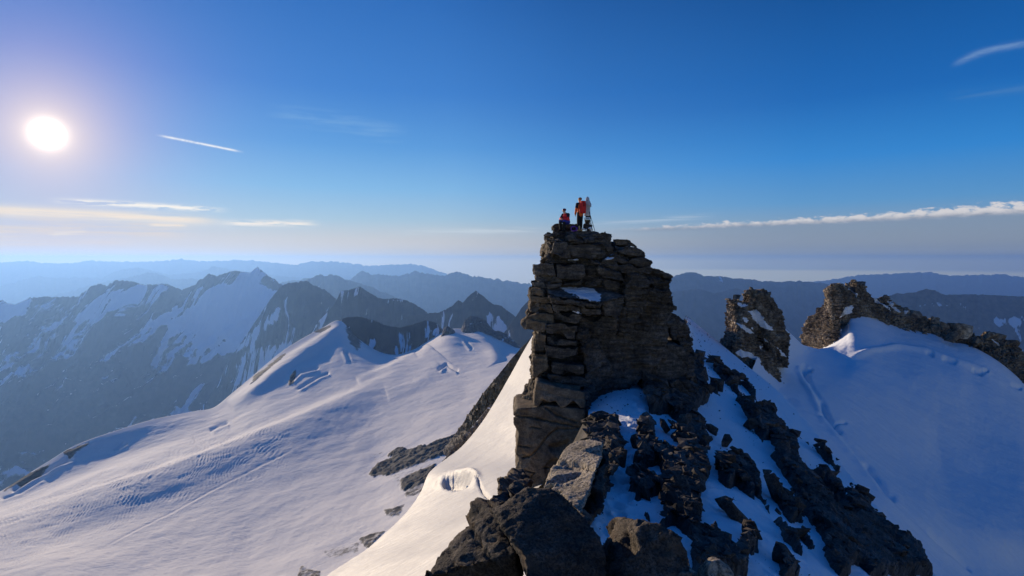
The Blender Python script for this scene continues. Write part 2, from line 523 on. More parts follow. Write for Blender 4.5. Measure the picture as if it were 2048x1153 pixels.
def mrange(name, pts, Y0, front, back, base, mat, cols=300, rf=70, rb=10, amp=200, fs=900, jag=2.0, jf=.06, shear=0.0,
           prof=.85, snow=(.0, 0.0), snowpoly=(), rockpoly=(), seed=0, spur=.78, fine=.05):
    p = np.asarray(pts, float)
    px = np.linspace(p[0, 0], p[-1, 0], cols)
    py = np.interp(px, p[:, 0], p[:, 1])
    Yc = np.interp(px, p[:, 0], p[:, 2]) if p.shape[1] > 2 else np.full(cols, float(Y0))
    q = np.stack([px * jf, px * 0, px * 0 + seed], -1)
    py = py + jag * (1.3 * fbm(q, 5, seed, .62) - .6 * (ridged(q * 1.7, 3, seed + 4) - .6))
    R = P(px, py, Yc)
    s = np.r_[np.linspace(0, 1, rf) ** 1.45][::-1]               # 1 = foot of the front, 0 = ridge
    sb = np.linspace(0, 1, rb + 1)[1:]
    Sg = np.r_[-s, sb]                                            # negative in front
    V = np.zeros((cols, len(Sg), 3))
    fr = np.where(Sg < 0, Sg * front, Sg * back)
    Y = Yc[:, None] + fr[None]
    V[..., 1] = Y
    V[..., 0] = R[:, None, 0] * (Y / Yc[:, None]) + shear * np.maximum(0, -fr)[None]
    a = np.abs(Sg)[None]
    V[..., 2] = R[:, None, 2] + (base - R[:, None, 2]) * a ** prof
    # spurs running down the slope, gullies between them
    w = np.stack([V[..., 0] / fs, V[..., 1] / fs, V[..., 2] * 0 + seed * 1.7], -1)
    u = np.stack([V[..., 0] - shear * np.maximum(0, -fr)[None], V[..., 1] * .28, V[..., 2] * .2], -1) / fs
    u = u + .35 * np.stack([fbm(w * 1.3, 3, seed + 9), fbm(w * 1.3, 3, seed + 12), 0 * w[..., 0]], -1)
    rr = ridged(u, 6, seed + 2, .54)
    r2 = ridged(w * 2.2, 4, seed + 5, .45)
    env = sstep(0, .22, a) * (1 - .35 * a)
    V[..., 2] -= amp * env * (spur * (1 - rr) * 2.0 + (1 - spur) * (1 - r2) * 1.6)
    V[..., 2] += amp * fine * np.minimum(1, a * 12) * fbm(w * 9, 4, seed + 7, .6)
    N = normals(V)
    X2, Y2 = proj(V)
    sn = snow[0] + snow[1] * (N[..., 2] - .65) + .38 * fbm(w * 2.6, 4, seed + 3) + .75 * (.62 - rr) * (snow[1] > 0) + .5 * (.55 - ridged(u * np.array([3.1, 1.0, 1.0]), 3, seed + 21)) * (snow[1] > 0) + (snow[1] > .2) * (.45 * (.55 - ridged(u * np.array([8.0, 2.2, 2.0]), 3, seed + 25)) + .35 * (.55 - ridged(u * np.array([19.0, 5.0, 4.0]), 2, seed + 28)))
    for poly, k in snowpoly:
        sn = sn + k * sstep(8, -6, sdpoly(X2, Y2, poly) + 9 * fbm(w * 5, 3, seed + 8))
    for poly, k in rockpoly:
        sn = sn - k * sstep(8, -6, sdpoly(X2, Y2, poly) + 9 * fbm(w * 5, 3, seed + 6))
    o = grid_obj(name, V, mat, attrs={'snow': sn}, flip=False)
    return struct(o)

# far hazy chains
mrange('mountain_range', [(-120, 527), (0, 525), (47, 522), (80, 526), (140, 527), (180, 521), (240, 524), (285, 524), (330, 522), (360, 518), (400, 523), (440, 522), (475, 520),
       (520, 523), (590, 530), (617, 524), (665, 523), (700, 527), (740, 532), (780, 530), (820, 528), (850, 532), (880, 544), (900, 549), (960, 575)], 33000, 9000, 2500, -2900,
       M_far, 420, 40, 6, 500, 2600, 3.6, .10, seed=1)
mrange('mountain_range', [(-120, 580), (0, 574), (20, 568), (75, 552), (110, 556), (150, 555), (200, 557), (240, 540), (275, 535), (300, 541), (340, 550), (400, 545), (425, 533),
       (470, 540), (520, 548), (600, 556), (700, 575)], 27000, 8000, 2500, -2900, M_far, 360, 44, 6, 500, 2200, 4.0, .09, seed=2)
mrange('mountain_range', [(60, 598), (130, 586), (200, 566), (250, 557), (275, 550), (305, 545), (330, 553), (350, 560), (380, 556), (400, 560), (470, 590)], 22000, 7000, 2500, -2900,
       M_far, 260, 44, 6, 500, 2000, 4.0, .09, seed=3)
mrange('mountain_range', [(560, 566), (590, 560), (625, 556), (655, 556), (700, 560), (722, 542), (745, 549), (800, 552), (830, 543), (860, 549), (890, 552), (911, 543), (940, 552),
       (965, 555), (1000, 560), (1060, 568), (1140, 578), (1250, 600)], 17500, 6500, 2000, -2900, M_far, 420, 70, 6, 560, 1700, 4.5, .08, seed=4)
mrange('mountain_range', [(540, 590), (590, 570), (620, 558), (640, 548), (650, 553), (660, 549), (680, 553), (690, 560), (720, 566), (780, 590), (820, 610), (880, 640), (950, 680)], 12500, 5500, 1500, -2800,
       M_far, 260, 60, 6, 420, 1300, 4.5, .09, snow=(.08, .2), seed=5)
# right of the tower
mrange('mountain_range', [(1380, 590), (1500, 578), (1560, 566), (1650, 562), (1700, 553), (1740, 549), (1780, 548), (1830, 545), (1860, 545), (1900, 552), (1950, 550), (2000, 549), (2048, 555), (2170, 560)],
       26000, 8000, 2500, -2900, M_far, 340, 50, 6, 500, 2300, 3.4, .07, seed=6)
mrange('mountain_range', [(1230, 575), (1330, 560), (1350, 552), (1375, 545), (1390, 545), (1410, 553), (1440, 553), (1465, 557), (1490, 558), (1520, 562), (1560, 564), (1600, 562), (1625, 566), (1645, 566), (1662, 571),
       (1700, 592), (1760, 620)], 13500, 6500, 1500, -2800, M_far, 380, 120, 6, 700, 1500, 3.0, .06, shear=.1, snow=(.0, .15), seed=7)
mrange('mountain_range', [(1250, 600), (1340, 585), (1400, 578), (1430, 588), (1475, 576), (1500, 590), (1540, 612), (1580, 640)], 10500, 5000, 1200, -2700,
       M_far, 260, 100, 6, 560, 1200, 3.0, .06, seed=17)
mrange('mountain_range', [(1250, 625), (1340, 632), (1372, 648), (1400, 664), (1440, 690), (1500, 740)], 6500, 3000, 900, -2500, M_far, 140, 50, 6, 300, 900, 3.0, .08, seed=27)
mrange('mountain_range', [(1680, 640), (1740, 606), (1790, 588), (1830, 585), (1852, 578), (1868, 581), (1890, 590), (1940, 589), (2000, 591), (2048, 594), (2170, 604)], 7200, 3600, 900, -2400,
       M_brown, 300, 90, 6, 330, 900, 2.6, .08, prof=.7, snow=(.12, .4), seed=8,
       snowpoly=[([(1780, 612), (1860, 604), (1895, 612), (1850, 618), (1800, 622)], .35), ([(1960, 640), (2048, 632), (2048, 648), (1990, 652)], .4)])
# left massif with its hanging glaciers, and the peaks in front of it
mrange('mountain_range', [(-260, 640, 8200), (-60, 596, 8600), (0, 601, 8800), (30, 610, 8800), (60, 596, 8800), (90, 594, 8800), (155, 594, 9000), (180, 575, 9000), (200, 567, 9000), (215, 572, 9000), (230, 561, 9000),
       (262, 563, 9000), (290, 570, 9000), (330, 568, 9000), (365, 580, 9200), (390, 570, 9300), (400, 560, 9400), (420, 547, 9500), (432, 553, 9500), (465, 542, 9500), (480, 543, 9500), (500, 546, 9500),
       (515, 534, 9500), (530, 548, 9400), (550, 560, 9300), (570, 575, 9200), (640, 610, 9200)], 9000, 4600, 1200, -2750, M_alp, 620, 240, 8, 560, 1250, 4.0, .09, shear=-.55, prof=.8,
       snow=(.37, .45), seed=9,
       snowpoly=[([(232, 575), (330, 572), (345, 590), (260, 625), (205, 640), (110, 650), (170, 620)], .30),
                 ([(395, 572), (480, 572), (560, 582), (545, 640), (480, 700), (370, 735), (400, 660), (300, 650), (345, 610)], .55),
                 ([(300, 650), (420, 620), (370, 700), (250, 760), (180, 790), (230, 720)], .22),
                 ([(0, 625), (60, 600), (50, 630), (0, 640)], .3)],
       rockpoly=[([(395, 560), (440, 560), (430, 600), (365, 622), (350, 610)], .4), ([(-50, 760), (250, 800), (420, 760), (430, 900), (200, 1000), (-50, 1000)], .14)])
mrange('mountain_range', [(330, 900, 6000), (380, 850, 6100), (425, 785, 6300), (450, 735, 6400), (480, 690, 6500), (510, 645, 6500), (530, 615, 6500), (548, 590, 6500), (560, 575, 6500), (575, 567, 6500), (600, 563, 6500),
       (612, 562, 6500), (630, 572, 6500), (650, 580, 6500), (670, 597, 6400), (700, 620, 6300), (760, 660, 6200)], 6500, 2600, 800, -2400, M_alp, 420, 200, 8, 300, 620, 3.5, .10, shear=-.25, prof=.85,
       snow=(.26, .40), seed=10, snowpoly=[([(425, 775), (455, 735), (510, 690), (600, 690), (640, 655), (640, 720), (540, 770), (470, 800)], .26), ([(500, 668), (555, 618), (560, 632), (500, 690), (440, 720)], .45)])
mrange('mountain_range', [(600, 690, 5200), (640, 640, 5200), (668, 610, 5200), (682, 582, 5200), (700, 580, 5200), (720, 573, 5200), (735, 583, 5200), (755, 595, 5200), (765, 598, 5200), (800, 597, 5100), (825, 606, 5100), (850, 622, 5000),
       (880, 645, 5000), (930, 690, 5000)], 5200, 2000, 600, -1900, M_alp, 340, 150, 8, 220, 480, 2.6, .11, prof=.85, snow=(.20, .40), seed=11,
       snowpoly=[([(770, 596), (805, 598), (800, 604), (775, 606)], .5), ([(715, 573), (728, 577), (716, 590), (712, 590)], .5)])
mrange('mountain_range', [(780, 660, 4600), (810, 634, 4600), (850, 628, 4600), (880, 625, 4600), (905, 612, 4600), (917, 600, 4600), (925, 606, 4600), (940, 590, 4600), (952, 582, 4600), (965, 592, 4600), (985, 608, 4600), (1003, 612, 4600), (1015, 622, 4600),
       (1040, 640, 4500), (1100, 680, 4500), (1180, 720, 4500)], 4600, 1700, 600, -1700, M_alp, 320, 140, 8, 200, 430, 2.6, .11, prof=.85, snow=(.22, .4), seed=12,
       snowpoly=[([(960, 625), (990, 625), (1015, 650), (1030, 690), (990, 690), (975, 660)], .35)])
mrange('mountain_range', [(990, 690), (1020, 650), (1045, 614), (1060, 598), (1080, 588), (1130, 600), (1250, 680)], 3600, 1000, 500, -1100, M_alp, 140, 70, 8, 90, 300, 2.6, .1, snow=(.4, .3), seed=13)
mrange('rock_wall', [(600, 720), (640, 672), (652, 656), (668, 645), (690, 636), (705, 634), (722, 634), (745, 641), (775, 652), (800, 656), (830, 648), (850, 641), (870, 645), (895, 668), (930, 705)], 2400, 430, 300, -620,
       M_alp, 240, 80, 8, 55, 170, 2.0, .12, prof=.9, snow=(.1, .30), seed=14,
       snowpoly=[([(800, 665), (830, 655), (880, 660), (880, 690), (830, 700), (790, 710)], .32), ([(735, 690), (765, 665), (768, 672), (745, 705)], .4), ([(640, 672), (690, 636), (700, 650), (690, 690), (700, 712), (640, 712)], .45)],
       rockpoly=[([(700, 640), (760, 650), (790, 690), (790, 712), (710, 712)], .2)])

# ------------------------------------------------------------------ the glacier below on the left
M_glac = snow_mat('glacier_snow', (.80, .80, .83), .01, .09, .55, .55)
def build_glacier():
    m, n, l, b = new_mat('glacier_ice_and_firn')
    pos = n.new('ShaderNodeNewGeometry').outputs['Position']
    at = nd(n, 'ShaderNodeAttribute', attribute_name='snow').outputs['Fac']
    rip = nd(n, 'ShaderNodeAttribute', attribute_name='ripple').outputs['Fac']
    n1 = noise_node(n, l, .012, 5, .6, pos)
    n2 = noise_node(n, l, .11, 5, .65, pos)
    c = mix(n, l, n1.outputs['Fac'], (.76, .71, .655), (.84, .795, .735))
    rk = mix(n, l, n2.outputs['Fac'], (.035, .032, .03), (.13, .115, .10))
    dirt = ramp(n, l, mth(n, l, 'MULTIPLY_ADD', mth(n, l, 'SUBTRACT', n2.outputs['Fac'], .5), .8, at), [(.4, 1.0), (.6, 0.0)]).outputs[0]
    l.new(mix(n, l, dirt, c, rk), b.inputs['Base Color'])
    b.inputs['Roughness'].default_value = .85
    b.inputs['Specular IOR Level'].default_value = .12
    # fine wind crust, stretched across the wind
    v = mapping(n, l, mapping(n, l, pos, (1, 1, 1), (0, 0, D2R(-20))), (.05, .30, .05))
    n4 = noise_node(n, l, 1.0, 4, .6, v, .6)
    nb = bump(n, l, n4.outputs['Fac'], 1.0, .65)
    l.new(nb, b.inputs['Normal'])
    k = lambda *a: [tuple(q) for q in a]
    ribs = [
        k((-260, 1420, 420), (300, 1350, 400), (700, 1300, 380), (1000, 1200, 360), (1160, 1050, 420)),
        k((-260, 1220, 640), (100, 1153, 640), (300, 1153, 630), (500, 1153, 610), (700, 1110, 600), (850, 1040, 630), (1000, 940, 720), (1150, 850, 820)),
        k((-260, 1100, 820), (0, 1085, 820), (150, 1065, 830), (300, 1035, 850), (450, 1005, 870), (600, 980, 880), (750, 950, 890), (880, 880, 950), (1000, 810, 1050), (1150, 745, 1180)),
        k((-260, 1075, 1000), (0, 1035, 1010), (150, 990, 1040), (300, 945, 1080), (450, 905, 1130), (600, 865, 1190), (750, 825, 1260), (880, 775, 1340), (980, 740, 1450), (1150, 720, 1550)),
        k((-260, 1050, 1180), (0, 1008, 1200), (150, 950, 1260), (300, 893, 1340), (450, 848, 1430), (520, 805, 1500), (610, 760, 1640), (690, 715, 1850), (760, 735, 1800), (830, 722, 1850), (900, 690, 2000), (960, 690, 2100), (1030, 705, 2150), (1150, 712, 2150)),
        k((-260, 1035, 1260), (0, 985, 1320), (75, 936, 1370), (150, 890, 1420), (200, 872, 1450), (300, 840, 1520), (430, 815, 1640), (500, 757, 1820), (560, 705, 2000), (630, 662, 2250), (655, 652, 2350), (690, 638, 2420), (725, 690, 2380), (780, 712, 2360),
          (835, 698, 2380), (893, 657, 2420), (915, 672, 2480), (945, 648, 2540), (1000, 668, 2540), (1035, 695, 2500), (1150, 706, 2450)),
    ]
    NR = 420
    R = np.stack([resample(r, 40) for r in ribs])
    W = R.copy(); W[..., 2] = np.log(W[..., 2])
    # even spacing along x keeps the control columns upright
    for i, r in enumerate(ribs):
        a = np.asarray(r, float); xs = np.linspace(-260, 1150 if i != 0 else 1160, 40)
        W[i, :, 0] = xs; W[i, :, 1] = np.interp(xs, a[:, 0], a[:, 1]); W[i, :, 2] = np.log(np.interp(xs, a[:, 0], a[:, 2]) * (1.04, 1.035, 1.015, .995, .97, .955)[i])
    W = cr(W, NR)
    W = cr(W.transpose(1, 0, 2), 900).transpose(1, 0, 2)
    V = P(W[..., 0], W[..., 1], np.exp(W[..., 2]))
    X, Y = W[..., 0], W[..., 1]
    tz = np.zeros(X.shape)
    edge = sstep(0, .06, 1 - np.arange(NR)[:, None] / (NR - 1.0))
    def ridge(line, h, w, asym=0.0):
        d, sg, t = dline(X, Y, line)
        e = np.exp(-(d / (w * (1 + asym * sg))) ** 2) * np.sin(np.clip(t * 1.1, 0, 1) * math.pi) ** .4
        return h * e
    tz += ridge([(-100, 1085), (150, 1010), (300, 965), (450, 910), (600, 850), (740, 785), (850, 718), (895, 662)], 20, 28, .35)
    tz += ridge([(690, 640), (640, 690), (560, 745), (500, 792), (440, 830)], 17, 13, .3)
    tz += ridge([(-100, 1068), (60, 1010), (180, 960), (330, 900), (420, 865)], 4, 12, .3)
    tz += ridge([(945, 655), (985, 700), (1000, 730)], 12, 12, .3)
    tz += ridge([(830, 712), (780, 740), (700, 770)], 8, 9)
    tz += ridge([(880, 735), (830, 775), (760, 800)], 4, 12)
    # crevasses and small scarps
    for ln, dep, w in [([(418, 862), (440, 850), (458, 845)], 5, 3.5), ([(235, 897), (255, 885)], 4, 2.2), ([(228, 900), (250, 882)], 2, 2),
                       ([(200, 1100), (420, 985), (600, 900)], .7, 1.8),
                       ([(875, 745), (893, 730), (905, 738), (918, 742)], 7, 2.6), ([(930, 680), (945, 700)], 5, 2.5),
                       ([(580, 765), (600, 745), (640, 735)], 6, 3), ([(590, 780), (640, 752), (660, 745)], 5, 3), ([(690, 700), (700, 725)], 5, 3),
                       ([(20, 985), (60, 958), (110, 935), (150, 915)], 8, 4), ([(0, 1000), (40, 985), (90, 955)], 5, 3), ([(90, 950), (150, 905)], 6, 3)]:
        d, sg, t = dline(X, Y, ln)
        tz -= dep * np.exp(-(d / w) ** 2) * sstep(-.02, .12, t) * sstep(1.02, .88, t)
        tz += dep * .5 * np.exp(-((d - 2.2 * w) / w) ** 2) * (sg > 0) * sstep(-.02, .12, t) * sstep(1.02, .88, t)
    # sastrugi: curved threads running down the swell
    d, sg, t = dline(X, Y, [(-60, 1090), (120, 1025), (300, 955), (460, 900), (620, 845)])
    band = np.exp(-((d * np.where(sg > 0, 1, 1.6) - 5) / 62) ** 2) * sstep(-.0, .1, t) * sstep(1.0, .8, t)
    Q = np.stack([V[..., 0], V[..., 1], 0 * X], -1)
    ph = (X * (.86 + .1 * fbm(Q / 120, 2, 77)) + (sg * d) * .42) + .004 * d ** 2 * np.sign(sg) + 15 * fbm(Q / 70, 3, 4) + 6 * fbm(Q / 18, 3, 6)
    rip = np.abs(np.sin(ph * math.pi / 7.8)) ** .6
    tz -= 1.15 * band * rip * (.25 + 1.1 * sstep(-.25, .35, fbm(Q / 45, 3, 21)))
    d2, s2, t2 = dline(X, Y, [(150, 1160), (330, 1110), (520, 1060), (700, 1060)])
    b2 = np.exp(-(d2 / 70) ** 2)
    tz += .6 * b2 * ridged(np.stack([(X + .4 * Y) / 26, (Y - .12 * X) / 6.0, 0 * X], -1), 3, 33)
    tz += 6 * fbm(Q / 170, 4, 11) * edge + .8 * fbm(Q / 28, 3, 15) * edge
    tz += .5 * ridged(np.stack([(V[..., 0] * .94 + V[..., 1] * .34) / 26, (V[..., 1] * .94 - V[..., 0] * .34) / 7, 0 * X], -1), 3, 17)
    V[..., 2] += tz * edge
    # bare rock: scarps along the far lip, moraine smears by the rib
    sn = np.ones(X.shape)
    wob = 7 * fbm(Q / 45, 4, 31)
    for poly, kk in [([(25, 958), (75, 938), (100, 928), (80, 948), (45, 975)], 1.0), ([(125, 905), (178, 886), (172, 893), (140, 915)], .9), ([(0, 985), (28, 965), (40, 968), (10, 985)], .7),
                     ([(508, 752), (560, 712), (575, 704), (560, 722), (520, 762), (500, 775)], .8), ([(630, 662), (660, 650), (664, 658), (640, 668)], 1.0),
                     ([(582, 752), (592, 742), (588, 768), (575, 775)], .9), ([(690, 640), (712, 640), (724, 690), (715, 705), (700, 690), (690, 660)], .62),
                     ([(725, 905), (850, 895), (900, 905), (860, 960), (800, 985), (780, 960)], .38), ([(800, 960), (870, 930), (850, 985), (810, 1000)], .55),
                     ([(738, 950), (742, 936), (790, 914), (850, 894), (900, 874), (925, 862), (925, 895), (880, 914), (820, 934), (770, 951), (748, 956)], 1.1), ([(778, 910), (800, 900), (850, 893), (840, 903), (800, 914)], 1.0),
                     ([(765, 1020), (810, 1010), (800, 1035), (770, 1035)], .6), ([(720, 1075), (770, 1062), (740, 1100), (725, 1095)], .62), ([(640, 1100), (720, 1080), (720, 1105), (660, 1120)], .45),
                     ([(600, 1130), (640, 1140), (640, 1160), (590, 1160)], .55)]:
        sn -= kk * sstep(5, -5, sdpoly(X, Y, poly) + wob)
    V[..., 2] += sstep(.6, .2, sn) * (7 * (ridged(np.stack([(V[..., 0] + .5 * V[..., 1]) / 40, (V[..., 1] - .5 * V[..., 0]) / 12, 0 * X], -1), 4, 40) - .25)) * edge
    back = V[-1:].copy(); back[..., 1] *= 1.10; back[..., 0] *= 1.10; back[..., 2] -= 150
    back2 = V[-1:].copy(); back2[..., 1] *= 1.45; back2[..., 0] *= 1.45; back2[..., 2] -= 1400
    V = np.concatenate([V, back, back2], 0)
    sn = np.concatenate([sn, sn[-1:], sn[-1:]], 0)
    struct(grid_obj('glacier', V, m, attrs={'snow': sn, 'ripple': np.concatenate([band, band[-1:], band[-1:]], 0)}))
build_glacier()

# ------------------------------------------------------------------ sunlit snow slope falling away left of the ridge
def build_left_slope():
    m = snow_mat('wind_packed_snow', (.66, .63, .575), .05, 1.3, .05, .55, (.04, .8, .8), (0, D2R(12), D2R(22)), .22)
    outer = [(1068, 668, 150), (1050, 698, 142), (1010, 770, 125), (975, 830, 105), (930, 890, 90), (860, 943, 75), (835, 1000, 64), (800, 1040, 57), (740, 1095, 47), (650, 1155, 39), (440, 1290, 28)]
    inner = [(1150, 690, 75), (1140, 760, 56), (1130, 830, 44), (1120, 930, 35), (1070, 985, 24), (1010, 1040, 17), (960, 1110, 12.5), (920, 1190, 9.5), (860, 1300, 7)]
    o, i = resample(outer, 24), resample(inner, 24)
    mid = o * .55 + i * .45; mid[:, 2] = np.exp(np.log(o[:, 2]) * .5 + np.log(i[:, 2]) * .5) * 1.04
    n, mm = 260, 300
    W = np.stack([i, mid, o]); W[..., 2] = np.log(W[..., 2])
    W = cr(W, mm); W = cr(W.transpose(1, 0, 2), n)
    V = P(W[..., 0], W[..., 1], np.exp(W[..., 2])); X, Y = W[..., 0], W[..., 1]
    # hollow under a small ice lip
    d = np.hypot((X - 915 + .35 * (Y - 965)) / 27, (Y - 966) / 17) + .12 * fbm(np.stack([X / 9, Y / 9, 0 * X], -1), 3, 2)
    V[..., 2] -= 1.5 * sstep(1.15, .75, d) * (1 - .25 * sstep(.7, 0, d))
    V[..., 2] += .45 * np.exp(-((d - 1.35) / .28) ** 2) * sstep(985, 960, Y)
    d3, sg, t = dline(X, Y, [(942, 952), (956, 965), (966, 984), (978, 996)])
    V[..., 2] -= .5 * np.exp(-(d3 / 1.6) ** 2)
    Q = V.copy(); Q[..., 2] *= 0
    V[..., 2] += .5 * fbm(Q / 14, 3, 5) * sstep(0, .08, np.linspace(1, 0, mm))[None]
    V[..., 2] += .07 * ridged(np.stack([(V[..., 0] * .93 + V[..., 1] * .37) / 9, (V[..., 1] * .93 - V[..., 0] * .37) / 1.1, 0 * X], -1), 2, 8)
    V0 = V
    lip = V[:, -1:].copy(); lip[..., 0] -= 1.5; lip[..., 1] += 2.5; lip[..., 2] -= 5
    low = V[:, -1:].copy(); low[..., 0] -= 40; low[..., 1] += 50; low[..., 2] -= 130
    V = np.concatenate([V, lip, low], 1)
    struct(grid_obj('snow_slope', V, m))
    # broken ice in the scoop
    mi = snow_mat('broken_ice', (.66, .76, .80), 2.0, 6.0, .08, .4)
    rg = np.random.RandomState(5)
    for k in range(26):
        px, py = 895 + 40 * rg.rand(), 968 + 12 * rg.rand()
        q = np.unravel_index(np.argmin((X - px) ** 2 + (Y - py) ** 2), X.shape)
        s = V0[q][1] / F * (2.2 + 2.4 * rg.rand())
        b = rockblob(V0[q] + np.array([0, 0, s * .4]), (s * .8, s * .8, s * (1 + .6 * rg.rand())), 300 + k, 2, .35)
        tag(link('ice_block', set_mesh('ice_block', *b, mi, False)), 'pale broken ice block heaped in the hollow of the sunlit snow slope', 'ice block', 'ice blocks in the snow hollow')

def rockblob(c, size, seed, sub=3, amp=.3, rot=None, planes=9):
    """an angular boulder: a sphere cut by random planes, roughened"""
    rg = np.random.RandomState(seed)
    V, Fq = ico(sub)
    U = V.copy()
    r = np.full(len(U), 1.25)
    for k in range(planes):
        nrm = rg.normal(size=3); nrm /= np.linalg.norm(nrm)
        h = .62 + .35 * rg.rand()
        dt = U @ nrm
        r = np.where(dt > .05, np.minimum(r, h / np.maximum(dt, .05)), r)
    U = U * r[:, None]
    U += V * (amp * .28 * fbm(U * 2.3 + seed, 4, seed % 200))[:, None]
    U = U * np.asarray(size)
    if rot is not None:
        U = U @ np.array(Matrix.Rotation(rot[2], 3, 'Z') @ Matrix.Rotation(rot[1], 3, 'Y') @ Matrix.Rotation(rot[0], 3, 'X')).T
    return U + np.asarray(c), Fq

_ico = {}
def ico(sub):
    if sub not in _ico:
        bm = bmesh.new(); bmesh.ops.create_icosphere(bm, subdivisions=sub, radius=1)
        bm.verts.ensure_lookup_table()
        _ico[sub] = (np.array([v.co[:] for v in bm.verts]), np.array([[v.index for v in f.verts] for f in bm.faces]))
        bm.free()
    return _ico[sub]
build_left_slope()

# ------------------------------------------------------------------ rocky rib reaching out onto the glacier
M_rib = terrain_mat('dark_rib_rock', (.06, .052, .045), (.26, .22, .18), scale=.06, bumpd=1.2, amp=.9)
def rib(name, line, wpx, n, m, hfac, seed, drop, snow, label):
    a = resample(line, 60); a[:, 2] = np.log(a[:, 2])
    a = cr(a, n)
    w = np.interp(np.linspace(0, 1, n), np.linspace(0, 1, len(wpx)), wpx)
    g = np.gradient(a[:, :2], axis=0); g /= np.linalg.norm(g, axis=1)[:, None] + 1e-9
    nx, ny = -g[:, 1], g[:, 0]
    s = np.linspace(-1, 1, m)
    X = a[:, 0:1] + nx[:, None] * w[:, None] * s; Yp = a[:, 1:2] + ny[:, None] * w[:, None] * s
    Yd = np.exp(a[:, 2:3]) + 0 * X
    V = P(X, Yp, Yd)
    mpx = np.exp(a[:, 2:3]) / F                           # metres per photo pixel
    hump = (1 - np.abs(s)[None] ** 1.6)
    nz = ridged(np.stack([X / 16, Yp / 7, 0 * X + seed], -1), 5, seed) - .5 + .8 * fbm(np.stack([X / 6, Yp / 6, 0 * X + seed], -1), 3, seed + 2)
    V[..., 1] -= (hump * hfac * w[:, None] * mpx * 1.2)
    V *= 1.0
    V[..., 2] += mpx * w[:, None] * (.55 * hump * hfac + .95 * nz * sstep(0, .5, hump))
    V[..., 0] += mpx * w[:, None] * .5 * fbm(np.stack([X / 9, Yp / 9, 0 * X + 9], -1), 3, seed + 5) * sstep(0, .3, hump)
    V[:, 0] += np.array([0, 3, -1.0]) * drop; V[:, -1] += np.array([0, 3, -1.0]) * drop
    sn = snow + .5 * fbm(np.stack([X / 22, Yp / 8, 0 * X], -1), 4, seed + 8)
    o = grid_obj(name, V, M_rib, attrs={'snow': sn}, flip=True)
    return tag(o, label, 'rock ridge')
rib('rock_ridge', [(1062, 680, 168), (1030, 722, 178), (1000, 768, 190), (968, 820, 225), (938, 862, 330), (912, 890, 560), (888, 908, 800)], [3, 8, 13, 20, 21, 17, 8], 520, 64, .5, 3, 10, .18,
    'long dark rocky rib running down from the summit slope onto the pale glacier')
rib('rock_ridge', [(985, 812, 150), (955, 858, 142), (925, 893, 134), (900, 918, 124), (872, 942, 114)], [5, 10, 12, 9, 4], 200, 36, 1.0, 13, 6, .28,
    'short broken rock band along the left edge of the sunlit snow slope')

